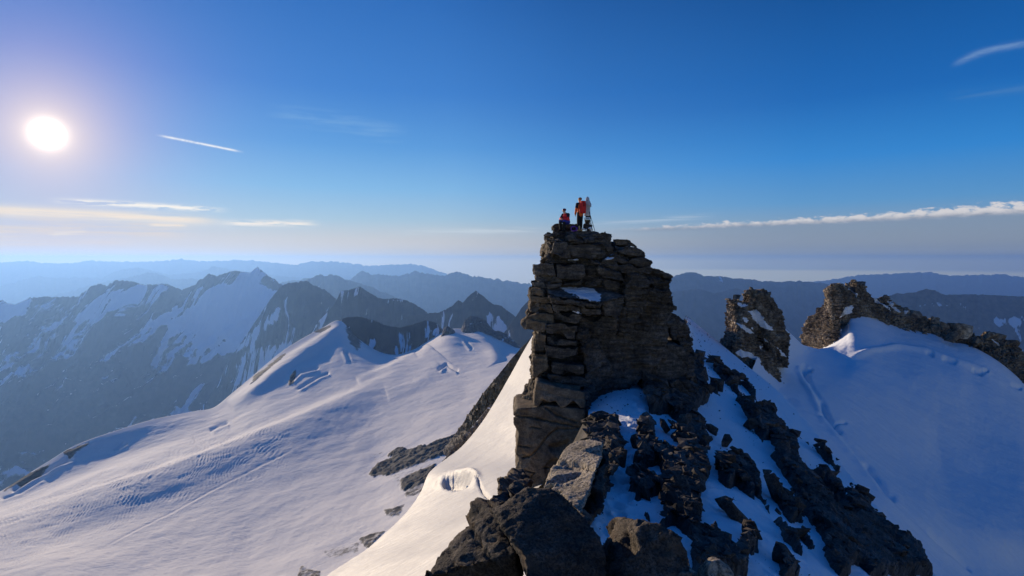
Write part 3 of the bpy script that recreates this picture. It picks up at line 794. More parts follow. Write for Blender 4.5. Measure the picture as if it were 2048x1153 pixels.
# ------------------------------------------------------------------ shaded snow bowl on the right
def build_bowl():
    m = snow_mat('shaded_firn', (.82, .83, .86), .05, .35, .35, .85, (.03, .16, .08), (0, 0, D2R(-50)), .35)
    k = lambda *a: list(a)
    ribs = [
        k((1545, 634, 122), (1585, 672, 140), (1610, 694, 157), (1660, 700, 171), (1686, 680, 182), (1698, 644, 190), (1704, 622, 196), (1722, 622, 199), (1749, 632, 200), (1776, 646, 200), (1800, 655, 200), (1836, 663, 200), (1863, 668, 199), (1884, 676, 197), (1916, 688, 195), (1945, 690, 193), (1966, 704, 190), (1998, 722, 187), (2050, 768, 182), (2180, 880, 174)),
        k((1520, 700, 108), (1560, 725, 120), (1610, 738, 132), (1680, 738, 148), (1730, 700, 166), (1790, 702, 176), (1860, 708, 179), (1920, 730, 174), (1980, 770, 166), (2048, 825, 158), (2180, 940, 146)),
        k((1500, 780, 84), (1560, 800, 94), (1640, 800, 108), (1720, 795, 126), (1800, 785, 143), (1880, 797, 150), (1950, 838, 147), (2048, 900, 138), (2180, 1020, 124)),
        k((1560, 890, 66), (1640, 900, 76), (1720, 908, 90), (1800, 915, 106), (1880, 928, 118), (1960, 955, 119), (2048, 1000, 114), (2180, 1090, 106)),
        k((1650, 1010, 50), (1740, 1020, 64), (1820, 1030, 77), (1900, 1040, 89), (2048, 1080, 97), (2180, 1150, 95)),
        k((1740, 1180, 42), (1850, 1190, 57), (1950, 1190, 71), (2048, 1200, 81), (2180, 1240, 84)),
        k((1740, 1400, 24), (1850, 1400, 34), (2180, 1420, 46)),
    ]
    R = np.stack([resample(r, 26) for r in ribs])
    W = R.copy(); W[..., 2] = np.log(W[..., 2])
    n, mm = 330, 330
    W = cr(W, n); W = cr(W.transpose(1, 0, 2), mm).transpose(1, 0, 2)
    V = P(W[..., 0], W[..., 1], np.exp(W[..., 2])); X, Y = W[..., 0], W[..., 1]
    Q = V.copy(); Q[..., 2] *= 0
    wob = 4 * fbm(Q / 9, 4, 3)
    d, sg, t = dline(X, Y, [(1604, 728), (1612, 752), (1632, 790), (1655, 838), (1690, 884), (1730, 930), (1775, 985), (1830, 1042), (1900, 1110), (1960, 1165)])
    sd = d * sg + wob
    e = sstep(0, .04, t) * sstep(1.02, .9, t)
    br = sstep(-.35, .35, np.sin(t * 23) + fbm(Q / 14, 2, 8))
    V[..., 2] += (-1.4 * np.exp(-(sd / 5.5) ** 2) * (.35 + .65 * br) + .55 * np.exp(-((sd - 9) / 7) ** 2)) * e
    d, sg, t = dline(X, Y, [(1690, 722), (1750, 706), (1800, 700), (1850, 706), (1880, 716), (1940, 735), (1985, 752)])
    sd = d * sg + wob * .6
    e = sstep(0, .1, t) * sstep(1.0, .93, t)
    br = sstep(-.2, .5, np.sin(t * 37) + fbm(Q / 7, 2, 18))
    V[..., 2] += (-1.5 * np.exp(-(sd / 3.2) ** 2) * br * sstep(.45, .62, t) + .8 * np.exp(-((sd + 5) / 5) ** 2)) * e
    for ln, dep, w in [([(1608, 738), (1622, 742)], 1.4, 3), ([(2025, 770), (2040, 776)], 1, 3), ([(1960, 745), (1975, 742)], 1, 2.5), ([(1640, 835), (1668, 850), (1690, 846)], .4, 2.5)]:
        d, sg, t = dline(X, Y, ln); V[..., 2] -= dep * np.exp(-(d / w) ** 2)
    V[..., 2] += .9 * fbm(Q / 22, 3, 5) + .12 * fbm(Q / 3, 3, 9)
    bk = V[:1].copy(); bk += np.array([-2, 7, -4.0]); bk2 = V[:1].copy(); bk2 += np.array([-30, 70, -75.0])
    V = np.concatenate([bk2, bk, V], 0)
    struct(grid_obj('snow_bowl', V, m))
build_bowl()

# ------------------------------------------------------------------ the ridge flank we stand on: rock with snow lying on it
Z4 = lambda *pts: [(1180 + x / 2.844, 750 + y / 2.844) for x, y in pts]
ROCKP = [
    Z4((700, -90), (790, -20), (900, 60), (960, 120), (1035, 190), (1085, 270), (1180, 335), (1330, 440), (1420, 540), (1462, 632), (1400, 610), (1290, 505), (1195, 400), (1090, 275), (1075, 262), (1200, 430), (1330, 560), (1460, 700), (1480, 640),
       (1620, 775), (1740, 880), (1860, 1000), (1960, 1160), (1400, 1160), (1320, 990), (1262, 870), (1215, 790), (1180, 700), (1110, 600), (1040, 500), (960, 370), (880, 250), (830, 140), (770, 60), (690, -20)),
    Z4((200, 640), (270, 500), (300, 400), (440, 440), (500, 470), (560, 400), (660, 470), (690, 560), (650, 660), (632, 780), (640, 900), (560, 930), (480, 860), (400, 900), (330, 830), (270, 760), (400, 800), (395, 720), (340, 700), (280, 720)),
    Z4((540, 280), (600, 260), (660, 350), (690, 420), (660, 480), (600, 470), (540, 400), (470, 390), (440, 340), (500, 320)),
    Z4((700, 500), (830, 470), (930, 540), (970, 640), (1000, 720), (1080, 830), (1180, 950), (1220, 1060), (1120, 960), (1050, 860), (980, 730), (900, 690), (830, 640), (770, 650), (720, 600)),
    Z4((985, 600), (1080, 660), (1180, 740), (1230, 800), (1210, 850), (1130, 850), (1060, 760)),
    Z4((600, 920), (740, 920), (800, 1010), (890, 1020), (910, 1160), (600, 1160), (560, 1000)),
    Z4((1040, 1000), (1110, 1050), (1220, 1160), (1100, 1160)),
    Z4((860, 870), (930, 900), (965, 1010), (900, 1050), (880, 980)),
    Z4((1150, 880), (1240, 900), (1290, 990), (1250, 1010), (1190, 950)),
    Z4((640, 20), (700, 60), (760, 120), (740, 140), (690, 100)),
    Z4((540, -100), (660, -60), (640, 0), (690, 160), (640, 180), (560, 280), (520, 300), (440, 240), (330, 230), (300, 60), (360, -60)),
    Z4((-100, 280), (160, 285), (150, 380), (200, 400), (210, 500), (110, 580), (100, 720), (0, 820), (-120, 800)),
    Z4((270, 320), (340, 280), (390, 330), (330, 360), (400, 420), (300, 450), (280, 380)),
]
SNOWP = [
    Z4((1070, 250), (1110, 290), (1200, 385), (1300, 480), (1400, 575), (1470, 640), (1380, 590), (1290, 520), (1190, 410)),
    Z4((1190, 450), (1230, 500), (1265, 580), (1240, 580), (1200, 520)), Z4((1325, 650), (1400, 720), (1480, 800), (1420, 770), (1350, 700)),
    Z4((860, 80), (900, 120), (945, 190), (930, 200), (880, 130)), Z4((950, 120), (1000, 170), (1050, 215), (1030, 215), (970, 160)), Z4((1000, 390), (1040, 420), (1030, 440), (1000, 420)),
    Z4((960, 590), (990, 640), (1080, 790), (1060, 790), (985, 690)), Z4((340, 705), (390, 705), (410, 820), (370, 840), (345, 780)),
    Z4((290, 560), (380, 530), (390, 610), (340, 600)), Z4((1210, 820), (1270, 880), (1310, 980), (1280, 960), (1230, 890)),
    Z4((1600, 780), (1700, 850), (1760, 920), (1700, 870)), Z4((1500, 1100), (1560, 1130), (1560, 1160), (1500, 1160)), Z4((930, -60), (945, 40), (1010, 110), (960, 70)),
]
def build_flank():
    inner = [(1060, 1420, 2.5), (1120, 1240, 4.4), (1165, 1140, 6.2), (1180, 1020, 10.5), (1180, 930, 16), (1175, 850, 25), (1190, 780, 31), (1260, 715, 37), (1320, 665, 46), (1345, 640, 56)]
    gul = [(1230, 1420, 2.6), (1235, 1240, 4.9), (1235, 1140, 7.0), (1245, 1020, 11.6), (1252, 930, 17), (1268, 850, 23), (1285, 780, 31), (1330, 715, 44), (1362, 665, 60), (1368, 645, 74)]
    mid = [(1600, 1420, 5.4), (1570, 1240, 7.6), (1545, 1140, 9.8), (1490, 1020, 14.5), (1450, 930, 20.5), (1425, 850, 30), (1410, 780, 43), (1398, 725, 58), (1385, 675, 80), (1375, 645, 92)]
    out = [(2060, 1420, 11), (1960, 1240, 16), (1872, 1150, 20), (1752, 1010, 29), (1692, 940, 38), (1636, 870, 49), (1566, 792, 66), (1490, 728, 92), (1410, 662, 116), (1372, 632, 130)]
    L = []
    n, mm = 470, 430
    for r in (inner, gul, mid, out):
        a = np.asarray(r, float); ys = np.linspace(0, 1, len(a))
        L.append(a)
    W = np.stack(L); W[..., 2] = np.log(W[..., 2])
    W = cr(W, mm); W = cr(W.transpose(1, 0, 2), n)
    B = P(W[..., 0], W[..., 1], np.exp(W[..., 2])); X, Y = W[..., 0], W[..., 1]
    N = normals(B)
    Q = B
    mp = B[..., 1:2][..., 0] / F                                 # metres per photo pixel
    wob = 5.5 * fbm(np.stack([X / 16, Y / 16, 0 * X], -1), 5, 3, .62)
    # the streaks run down the fall line
    st = np.stack([(X - .95 * Y) / 15, (X + Y) / 90, 0 * X], -1)
    wob = wob + 11 * fbm(st, 4, 7, .6) * sstep(1330, 1480, X)
    sd = np.full(X.shape, 1e9)
    for p in ROCKP: sd = np.minimum(sd, sdpoly(X, Y, p))
    for p in SNOWP: sd = np.maximum(sd, 3.5 - sdpoly(X, Y, p))
    wob = wob + 4.0
    k = sstep(9, -9, sd + wob)                                   # 1 = rock shows
    tal = ridged(Q * np.array([1.1, .8, 1.4]), 4, 9, .55)
    cell = blocky(Q, 1.5, 4)
    cell2 = blocky(Q, 3.6, 14)
    rough = .20 * (tal - .5) + .09 * cell + .04 * cell2 + .02 * fbm(Q * 6, 3, 12)
    rough *= np.clip(.45 + B[..., 1] * .022, .5, 1.9)
    R = B + N * ((k - .5) * .75 * np.clip(B[..., 1] / 18, .6, 2.0) + rough * (.25 + .75 * k))[..., None]
    o1 = R[:, -1:] + np.array([.3, -.3, -1.0]); o2 = R[:, -1:] + np.array([5.0, -7.0, -16.0]); o3 = R[:, -1:] + np.array([9, -14, -50.0])
    i1 = R[:, :1] + np.array([-.6, 0, -1.2]); i2 = R[:, :1] + np.array([-1.5, 0, -14.0])
    Rr = np.concatenate([i2, i1, R, o1, o2, o3], 1)
    struct(grid_obj('rocky_ridge_flank', Rr, M_scree, smooth=False))
    S_ = B.copy()
    und = .10 * fbm(Q * .8, 4, 21) + .035 * fbm(Q * 3.2, 3, 23)
    near = sstep(30, 10, B[..., 1])
    # footprints and wind hollows on the trodden gully
    d, sg, t = dline(X, Y, [(1225, 1180), (1235, 1100), (1262, 1000), (1262, 930), (1268, 870), (1282, 800)])
    path = np.exp(-(d / 26) ** 2)
    und += -.10 * path * near
    rg = np.random.RandomState(3)
    for q in range(46):
        tt = rg.rand() ** .8
        pxl = np.interp(tt, [0, .25, .5, .75, 1], [1225, 1240, 1262, 1264, 1280]) + rg.normal() * 13
        pyl = np.interp(tt, [0, .25, .5, .75, 1], [1180, 1090, 980, 900, 810])
        yy = np.interp(pyl, [800, 850, 930, 1020, 1140, 1240], [30, 23, 17, 11.6, 7, 4.9])
        c = P(pxl, pyl, yy)
        dd = ((B[..., 0] - c[0]) / .13) ** 2 + ((B[..., 1] - c[1]) / .24) ** 2
        und += -.13 * np.exp(-dd) + .04 * np.exp(-(np.sqrt(dd) - 1.6) ** 2 * 3)
    und += .16 * np.exp(-(d / 18) ** 2) * ridged(Q * 1.3, 3, 51) * sstep(40, 15, B[..., 1])
    S_ = B + N * und[..., None]
    S_[..., 2] += -.02
    o2 = S_[:, -1:] + np.array([4.0, -6.0, -14.0]); o3 = S_[:, -1:] + np.array([8, -12, -48.0])
    Ss = np.concatenate([S_, o2, o3], 1)
    struct(grid_obj('snow_cover', Ss, M_snow))
    return B, X, Y, sd + wob

def blocky(Q, f, seed):
    """broken-block relief: each cell of a warped lattice stands at its own height with its own tilt"""
    W = Q * f + .55 * np.stack([fbm(Q * f * .7, 2, seed), fbm(Q * f * .7, 2, seed + 1), fbm(Q * f * .7, 2, seed + 2)], -1)
    i = np.floor(W); fr = W - i - .5
    h = hsh(i[..., 0] + seed, i[..., 1], i[..., 2]) - .5
    t1 = hsh(i[..., 1], i[..., 0] + seed, i[..., 2]) - .5; t2 = hsh(i[..., 2] + 7, i[..., 1], i[..., 0] + seed) - .5
    return h + t1 * fr[..., 0] * 1.4 + t2 * fr[..., 1] * 1.4

M_scree = rock_mat('shattered_dark_rock', (.022, .020, .018), (.066, .058, .052), (.17, .15, .135), .5, 5.0, 22.0, .05, speck=.6, tint=(.10, .065, .04))
M_snow = snow_mat('old_snow', (.84, .85, .87), .8, 7.0, .035, .6)
FB, FX, FY, FS = build_flank()

# ------------------------------------------------------------------ summit tower, outcrops and boulders
DEPS = lambda: bpy.context.evaluated_depsgraph_get()

def hull_lib(n, pts, seed):
    """angular broken stones: hulls of random points"""
    out = []
    for k in range(n):
        rg = np.random.RandomState(seed + k)
        q = rg.uniform(-1, 1, (pts, 3)); q /= np.maximum(.75, np.abs(q).max(1))[:, None] ** .6
        bm = bmesh.new()
        for p in q: bm.verts.new(p)
        r = bmesh.ops.convex_hull(bm, input=bm.verts[:])
        bmesh.ops.delete(bm, geom=[g for g in r['geom_interior'] if isinstance(g, bmesh.types.BMVert)], context='VERTS')
        bmesh.ops.triangulate(bm, faces=bm.faces[:])
        bm.verts.index_update(); bm.verts.ensure_lookup_table()
        out.append((np.array([v.co[:] for v in bm.verts]), np.array([[v.index for v in f.verts] for f in bm.faces])))
        bm.free()
    return out
HULL = hull_lib(40, 13, 4000)

def hull_boulder(c, size, seed, cuts=4, amp=.05, rot=(0, 0, 0)):
    V, Fq = HULL[seed % len(HULL)]
    bm = bmesh.new(); vs = [bm.verts.new(p) for p in V]
    for f in Fq: bm.faces.new([vs[i] for i in f])
    bmesh.ops.bevel(bm, geom=bm.edges[:], offset=.045, segments=1, affect='EDGES', profile=.5)
    bmesh.ops.triangulate(bm, faces=bm.faces[:])
    for _ in range(2): bmesh.ops.subdivide_edges(bm, edges=[e for e in bm.edges if e.calc_length() > .16], cuts=1, use_grid_fill=True); bmesh.ops.triangulate(bm, faces=bm.faces[:])
    bm.verts.index_update(); bm.normal_update()
    U = np.array([v.co[:] for v in bm.verts]); N = np.array([v.normal[:] for v in bm.verts]); T = np.array([[v.index for v in f.verts] for f in bm.faces]); bm.free()
    U = U + N * (amp * (1.2 * fbm(U * 2.0 + seed, 4, seed % 99) + .6 * (ridged(U * np.array([1.5, 1.5, 4.0]) + seed, 3, seed % 77) - .6)))[:, None]
    U = U * np.asarray(size)
    U = U @ np.array(Matrix.Rotation(rot[2], 3, 'Z') @ Matrix.Rotation(rot[1], 3, 'Y') @ Matrix.Rotation(rot[0], 3, 'X')).T
    return U + np.asarray(c), T

def prism_remesh(front, thick, vox, taper=.92, drop=0.0):
    """close a traced front (world points) into a solid reaching 'thick' metres back, meshed evenly"""
    bm = bmesh.new()
    fr = [Vector(p) for p in front]
    c = sum(fr, Vector()) / len(fr)
    bk = [c + (p - c) * taper + Vector((0, thick, -drop * thick)) for p in fr]
    a = [bm.verts.new(p) for p in fr]; b = [bm.verts.new(p) for p in bk]
    n = len(a)
    f0 = bm.faces.new(a); f1 = bm.faces.new(b[::-1])
    for k in range(n):
        bm.faces.new((a[k], b[k], b[(k + 1) % n], a[(k + 1) % n]))
    bmesh.ops.triangulate(bm, faces=[f0, f1])
    bmesh.ops.recalc_face_normals(bm, faces=bm.faces)
    me = bpy.data.meshes.new('tmp'); bm.to_mesh(me); bm.free()
    o = bpy.data.objects.new('tmp', me); COL.objects.link(o)
    md = o.modifiers.new('r', 'REMESH'); md.mode = 'VOXEL'; md.voxel_size = vox
    ev = o.evaluated_get(DEPS()); em = ev.to_mesh()
    V = np.zeros(len(em.vertices) * 3, np.float32); em.vertices.foreach_get('co', V); V = V.reshape(-1, 3).astype(float)
    N = np.zeros(len(em.vertices) * 3, np.float32); em.vertices.foreach_get('normal', N); N = N.reshape(-1, 3).astype(float)
    L = np.zeros(len(em.loops), np.int32); em.loops.foreach_get('vertex_index', L)
    Fq = L.reshape(-1, 4) if len(L) == 4 * len(em.polygons) else None
    if Fq is None:
        Fq = np.array([[v for v in p.vertices][:4] if len(p.vertices) == 4 else [*p.vertices, p.vertices[-1]] for p in em.polygons])
    ev.to_mesh_clear(); bpy.data.objects.remove(o); bpy.data.meshes.remove(me)
    return V, N, Fq

def smooth_v(V, Fq, it=2, lam=.5):
    E = np.concatenate([Fq[:, [0, 1]], Fq[:, [1, 2]], Fq[:, [2, 3]], Fq[:, [3, 0]]])
    n = len(V); dg = np.bincount(E.ravel(), minlength=n)
    for _ in range(it):
        a = np.zeros_like(V)
        for k in range(3):
            a[:, k] = np.bincount(E[:, 0], V[E[:, 1], k], n) + np.bincount(E[:, 1], V[E[:, 0], k], n)
        V = V + lam * (a / np.maximum(dg, 1)[:, None] - V)
    return V

def roughen(V, N, seed, amp=.08, lay=3.0, sc=1.0, dip=(.10, .05), cracks=(), crack_d=.08, blk=1.0, strat=1.0, vert=.25, hf=0.0):
    """bedded rock: thin shelves that stand in or out, joints between them, worn and chipped faces"""
    Q = V / sc
    wv = .28 * fbm(Q * .45, 3, seed) + .08 * fbm(Q * 1.7, 2, seed + 1)
    z = (Q[:, 2] + dip[0] * Q[:, 0] + dip[1] * Q[:, 1] + wv) * lay
    li = np.floor(z); lf = z - li
    u = (Q[:, 0] * .8 + Q[:, 1] * .5) * (.7 + .8 * hsh(li + seed)) + 7 * hsh(li, 3)
    ui = np.floor(u); uf = u - ui
    off = hsh(li + seed, ui) - .5
    gap = np.minimum(lf, 1 - lf)
    deep = sstep(.35, 1.0, hsh(li, 17 + seed) + .25 * fbm(Q * 1.1, 2, seed + 2))
    g1 = np.exp(-(gap / .085) ** 2) * (.25 + 1.0 * deep) * strat
    g2 = np.exp(-(np.minimum(uf, 1 - uf) / .05) ** 2) * (hsh(li, ui + 5) > 1 - vert) * strat
    d = amp * (blk * .9 * off + .55 * fbm(Q * 2.2, 4, seed + 5) + .25 * fbm(Q * 9, 3, seed + 6)) - amp * 1.25 * g1 - amp * .9 * g2
    d += amp * .5 * blocky(Q, 2.1, seed % 90)
    if len(cracks):
        X, Y = proj(V)
        front = N[:, 1] < .3
        for ln, w in cracks:
            q, _, _ = dline(X + 2.0 * fbm(Q * 5, 2, 3), Y + 2.0 * fbm(Q * 5, 2, 4), ln)
            d -= crack_d * np.exp(-(q / w) ** 2) * front
    if hf: d += hf * (ridged(V * 5.5, 4, seed + 9, .6) - .55) + .45 * hf * (ridged(V * 15.0, 2, seed + 19, .6) - .55)
    flat = sstep(.5, .95, N[:, 2])
    return V + N * (d * (1 - .45 * flat))[:, None]

def facet(V, N, seed, n, depth, reach):
    """knock flat faces off a solid: local planes a little under its skin"""
    rg = np.random.RandomState(seed + 5)
    W = V.copy()
    for k in range(n):
        i = rg.randint(len(V))
        m = N[i] + .35 * rg.normal(size=3); m /= np.linalg.norm(m)
        p = V[i] - m * depth * (.3 + .9 * rg.rand())
        h = (W - p) @ m
        r = np.linalg.norm(V - V[i], axis=1)
        W -= (np.maximum(0, h) * sstep(reach, reach * .8, r))[:, None] * m
    return W

def block(pts, thick, vox, seed, amp=.08, lay=3.0, taper=.92, sm=1, drop=0.0, **kw):
    """pts: photo outline with distance: (px, py, Y)"""
    a = np.asarray(pts, float)
    V, N, Fq = prism_remesh(P(a[:, 0], a[:, 1], a[:, 2]), thick, vox, taper, drop)
    V = smooth_v(V, Fq, sm)
    fn, fd, fr = kw.pop('fac', (0, 0, 1))
    if fn: V = facet(V, N, seed, fn, fd, fr)
    V = roughen(V, N, seed, amp, lay, **kw)
    return V, Fq

T1 = lambda pts, Y=None: [(1000 + p[0] / 5.12, 440 + p[1] / 5.12, p[2] if len(p) > 2 else Y) for p in pts]
T2 = lambda pts, Y=None: [(1000 + p[0] / 5.12, 640 + p[1] / 5.12, p[2] if len(p) > 2 else Y) for p in pts]
T3 = lambda pts, Y=None: [(1000 + p[0] / 5.12, 800 + p[1] / 5.12, p[2] if len(p) > 2 else Y) for p in pts]

M_tow = rock_mat('summit_gneiss', (.026, .024, .023), (.076, .067, .060), (.165, .145, .127), .45, 4.0, 16.0, .045, strata=7.0, speck=.55, tint=(.085, .06, .038), snow=True)
M_mono = rock_mat('brown_gneiss', (.07, .053, .037), (.135, .104, .073), (.22, .172, .122), .4, 3.5, 20.0, .03, strata=2.0, speck=.55, tint=(.13, .082, .045))
M_fore = rock_mat('dark_lichened_granite', (.030, .025, .021), (.078, .064, .052), (.18, .15, .12), .9, 8.0, 42.0, .07, speck=.95, tint=(.12, .08, .05))
M_lit2 = rock_mat("sunlit_grey_stone", (.07,.065,.06), (.15,.14,.125), (.22,.20,.18), 1.0, 8.0, 30.0, .02)  # paler copy for a lit boulder: its sunlight is put into the colour
M_lit = rock_mat('sunlit_speckled_granite', (.12, .10, .075), (.37, .31, .235), (.50, .43, .33), 1.2, 14.0, 22.0, .05, speck=1.0, tint=(.22, .18, .12))  # speckled rock with sunlight painted in as a paler, warmer base colour

def yaw(pts, Yl, Yr):
    """outline (T-space) whose left edge stands at Yl and right edge at Yr"""
    x = [p[0] for p in pts]; a, b = min(x), max(x)
    return [(p[0], p[1], Yl + (Yr - Yl) * (p[0] - a) / (b - a)) for p in pts]

tower = empty('rock_tower', P(1180, 960, 31))
tag(tower, 'tall dark tower of stacked bedded rock slabs carrying two climbers on its top', 'rock tower')
VX = .046
_n = [100]
def tb(pts, thick=1.6, amp=.09, lay=3.2, mat=None, name='rock_slab', vox=None, **kw):
    _n[0] += 1
    kw.setdefault('hf', .05); kw.setdefault('taper', 1.0); kw.setdefault('fac', (12, .09, .7))
    if name == 'rock_slab' and thick < 2.5:
        jy = .34 * (hsh(_n[0], 5) - .5); pts = [(p[0], p[1], p[2] + jy) for p in pts]
    if lay > 1.5: lay *= 1.7; amp *= 1.15
    snow = kw.pop('snow', None); at = None
    V, Fq = block(pts, thick, vox or VX, _n[0], amp, lay, **kw)
    if snow is not None:
        X, Y = proj(V)
        at = {'snow': .95 * sstep(9, -9, sdpoly(X, Y, snow) + 7 * fbm(V * np.array([1.5, 1.5, 4]), 4, 3))}
    part(name, set_mesh(name, V, Fq, mat or M_tow, True, at), tower)

def build_tower():
    sm = dict(amp=.06, lay=5.0)
    # core behind the courses
    tb(T1([(540, 150, 30.9), (1100, 150, 30.9), (1160, 330, 30.9), (1500, 420, 31.1), (1680, 640, 31.1), (1740, 900, 31.5), (1700, 1400, 31.2), (1550, 1560, 31.2), (1250, 1800, 30.2), (930, 2120, 29.2), (420, 2000, 29.6), (400, 1650, 29.9), (400, 1250, 30.1), (380, 900, 30.2), (420, 600, 30.4), (480, 380, 30.6)]),
       5.4, .20, 2.2, name='tower_core', vox=.07, hf=.1)
    # cap
    tb(T1([(530, 68), (560, 46), (700, 38), (800, 42), (832, 62), (822, 104), (700, 112), (560, 108), (540, 92)], 31.55), 1.1, **sm)
    tb(T1([(548, 98), (690, 100), (760, 112), (770, 180), (560, 176)], 31.5), 1.3, **sm)
    tb(T1([(440, 152), (480, 122), (590, 112), (622, 130), (612, 160), (520, 176), (460, 178)], 30.7), 1.6, **sm)
    tb(T1([(475, 196), (540, 166), (640, 160), (656, 190), (640, 216), (500, 220)], 30.6), 1.5, **sm)
    tb(T1([(680, 160), (750, 140), (822, 166), (835, 226), (760, 240), (690, 236), (675, 190)], 30.05), .8, .04, 4.0)
    tb(T1([(690, 128, 31.0), (760, 116, 31.0), (960, 116, 31.0), (1020, 124, 31.0), (1010, 205, 30.4), (690, 205, 30.4)]), 2.4, .05, 5.0)
    tb(T1([(840, 165), (960, 152), (992, 200), (962, 242), (850, 236)], 30.3), .9, **sm)
    tb(T1([(940, 150), (1060, 128), (1130, 152), (1150, 200), (1166, 322), (1110, 330), (1060, 262), (990, 242), (945, 200)], 30.6), 1.7, .08, 4.5)
    tb(T1([(1012, 120), (1040, 128), (1134, 148), (1134, 158), (1040, 152)], 30.7), .9, .02, 5)
    tb(T1([(660, 205), (1010, 205), (1070, 262), (880, 250), (690, 260)], 30.4), 2.0, .07, 5)
    # second course
    tb(T1(yaw([(455, 235), (560, 222), (575, 300), (535, 382), (420, 376), (430, 310)], 32.2, 29.9)), 2.0, .06, 5.0, mat=M_mono)
    tb(T1([(555, 226), (690, 226), (722, 290), (722, 392), (600, 402), (520, 392), (540, 300)], 30.1), 2, .05, 3)
    tb(T1([(688, 264), (880, 246), (1060, 266), (1110, 332), (1080, 392), (920, 402), (740, 386), (700, 330)], 29.9), 2, .06, 2.4)
    tb(T1([(548, 342), (582, 326), (692, 366), (692, 410), (620, 406), (552, 362)], 29.6), .5, .03, 4)
    tb(T1(yaw([(398, 426), (430, 384), (500, 384), (522, 420), (500, 442), (410, 442)], 30.8, 30.2)), 1.3, **sm)
    tb(T1([(510, 398), (700, 398), (822, 408), (822, 452), (518, 452)], 30.3), 2, **sm)
    tb(T1([(908, 398), (1052, 410), (1042, 446), (918, 442)], 29.95), 1.2, **sm)
    tb(T1([(820, 402), (910, 402), (920, 455), (820, 455)], 30.6), 1.2, **sm)
    # split block on the right
    tb(T1([(1176, 206), (1236, 200), (1320, 212), (1392, 258), (1402, 286), (1180, 262)], 30.9), 2.2, .07, 4.5)
    tb(T1([(1178, 254), (1400, 280), (1482, 330), (1502, 392), (1340, 390), (1180, 352)], 30.6), 2.4, .08, 4.5)
    tb(T1([(1168, 352), (1340, 386), (1500, 384), (1562, 426), (1542, 482), (1440, 482), (1180, 432), (1050, 432), (1062, 408)], 30.35), 2.6, .08, 4.0)
    tb(T1([(1048, 426), (1180, 426), (1430, 478), (1562, 486), (1592, 522), (1540, 562), (1270, 542), (1000, 472)], 30.2), 2.6, .09, 4.0)
    tb(T1(yaw([(1578, 496), (1640, 512), (1772, 562), (1768, 592), (1700, 612), (1540, 562)], 30.5, 31.4)), 2.2, .08, 5.0)
    # wide blocky course
    tb(T1(yaw([(345, 458), (560, 446), (580, 560), (570, 582), (370, 576), (352, 540)], 30.6, 30.0)), 2.2, .07, 2.0)
    tb(T1([(574, 456), (862, 456), (876, 570), (832, 612), (590, 602)], 29.75), 2.2, .05, 1.5)
    tb(T1([(878, 450), (1002, 460), (1012, 582), (888, 582)], 30.4), 1.6)
    tb(T1([(988, 460), (1292, 540), (1292, 632), (1060, 602), (1010, 562)], 29.95), 2.4, .06, 1.8)
    tb(T1([(1288, 536), (1502, 572), (1542, 640), (1532, 692), (1288, 692)], 29.85), 2.4, .08, 4.0)
    tb(T1(yaw([(1518, 598), (1700, 600), (1776, 596), (1744, 642), (1752, 742), (1700, 752), (1560, 722)], 30.1, 31.2)), 2.2, .10, 5.0)
    tb(T1(yaw([(362, 578), (622, 582), (642, 640), (480, 642), (370, 622)], 30.3, 29.9)), 2.0, .06, 4.0)
    tb(T1(yaw([(330, 630), (472, 632), (492, 700), (400, 702), (345, 682)], 30.3, 29.8)), 1.9, .05, 3.0)
    tb(T1([(468, 645), (642, 640), (622, 692), (500, 712)], 29.75), 1.8, .05, 3)
    tb(T1([(638, 602), (842, 612), (832, 672), (648, 672)], 30.1), 1.6, .06, 3)
    tb(T1([(870, 590), (1062, 592), (1082, 682), (868, 674)], 30.4), 1.4, .16, 6.0)
    tb(T1([(890, 590), (935, 584), (945, 610), (895, 612)], 29.9), .4, .03, 6); tb(T1([(905, 640), (975, 632), (1000, 682), (915, 686)], 29.8), .5, .03, 6)
    tb(T1([(885, 622), (1058, 606), (1058, 616), (890, 636)], 29.75), .4, .02, 6)
    tb(T1([(1058, 600), (1292, 652), (1292, 692), (1232, 742), (1090, 692)], 29.95), 2.0, .09, 4)
    # sloping ledge that holds a snow patch
    tb(T1([(490, 716, 29.9), (642, 690, 30.5), (872, 688, 30.6), (1080, 700, 30.4), (1252, 772, 29.8), (1272, 792, 29.7), (1050, 852, 28.9), (800, 822, 28.9), (600, 792, 29.2), (500, 772, 29.5)]), 2.2, .05, 6.0, snow=[(q[0], q[1]) for q in T1([(600, 690, 0), (860, 690, 0), (960, 720, 0), (1060, 790, 0), (1010, 838, 0), (880, 822, 0), (760, 780, 0), (680, 740, 0)])])
    # thin bedded stack on the left
    tb(T1(yaw([(310, 702), (480, 712), (492, 792), (298, 776)], 30.4, 29.7)), 2.4, .06, 3.5, mat=M_mono)
    tb(T1(yaw([(298, 772), (532, 802), (542, 862), (308, 842)], 30.4, 29.6)), 2.4, .06, 4.0, mat=M_mono)
    tb(T1(yaw([(308, 846), (542, 872), (552, 962), (298, 942)], 30.4, 29.6)), 2.4, .05, 2.6, mat=M_mono)
    tb(T1(yaw([(288, 944), (552, 966), (552, 1062), (470, 1062), (258, 1012)], 30.4, 29.6)), 2.4, .06, 3.6, mat=M_mono)
    tb(T1(yaw([(272, 1012), (482, 1056), (462, 1152), (360, 1152), (208, 1102), (238, 1052)], 30.4, 29.6)), 2.6, .05, 3.0, mat=M_mono)
    tb(T1([(500, 776), (800, 826), (1042, 852), (1032, 902), (780, 882), (528, 852)], 29.05), 2.2, .09, 5.0)
    tb(T1([(538, 866), (822, 892), (832, 952), (558, 946)], 29.25), 2.0, .08, 4.5)
    tb(T1([(828, 882), (1032, 906), (1034, 972), (900, 992), (838, 952)], 29.35), 1.8, .10, 4.0)
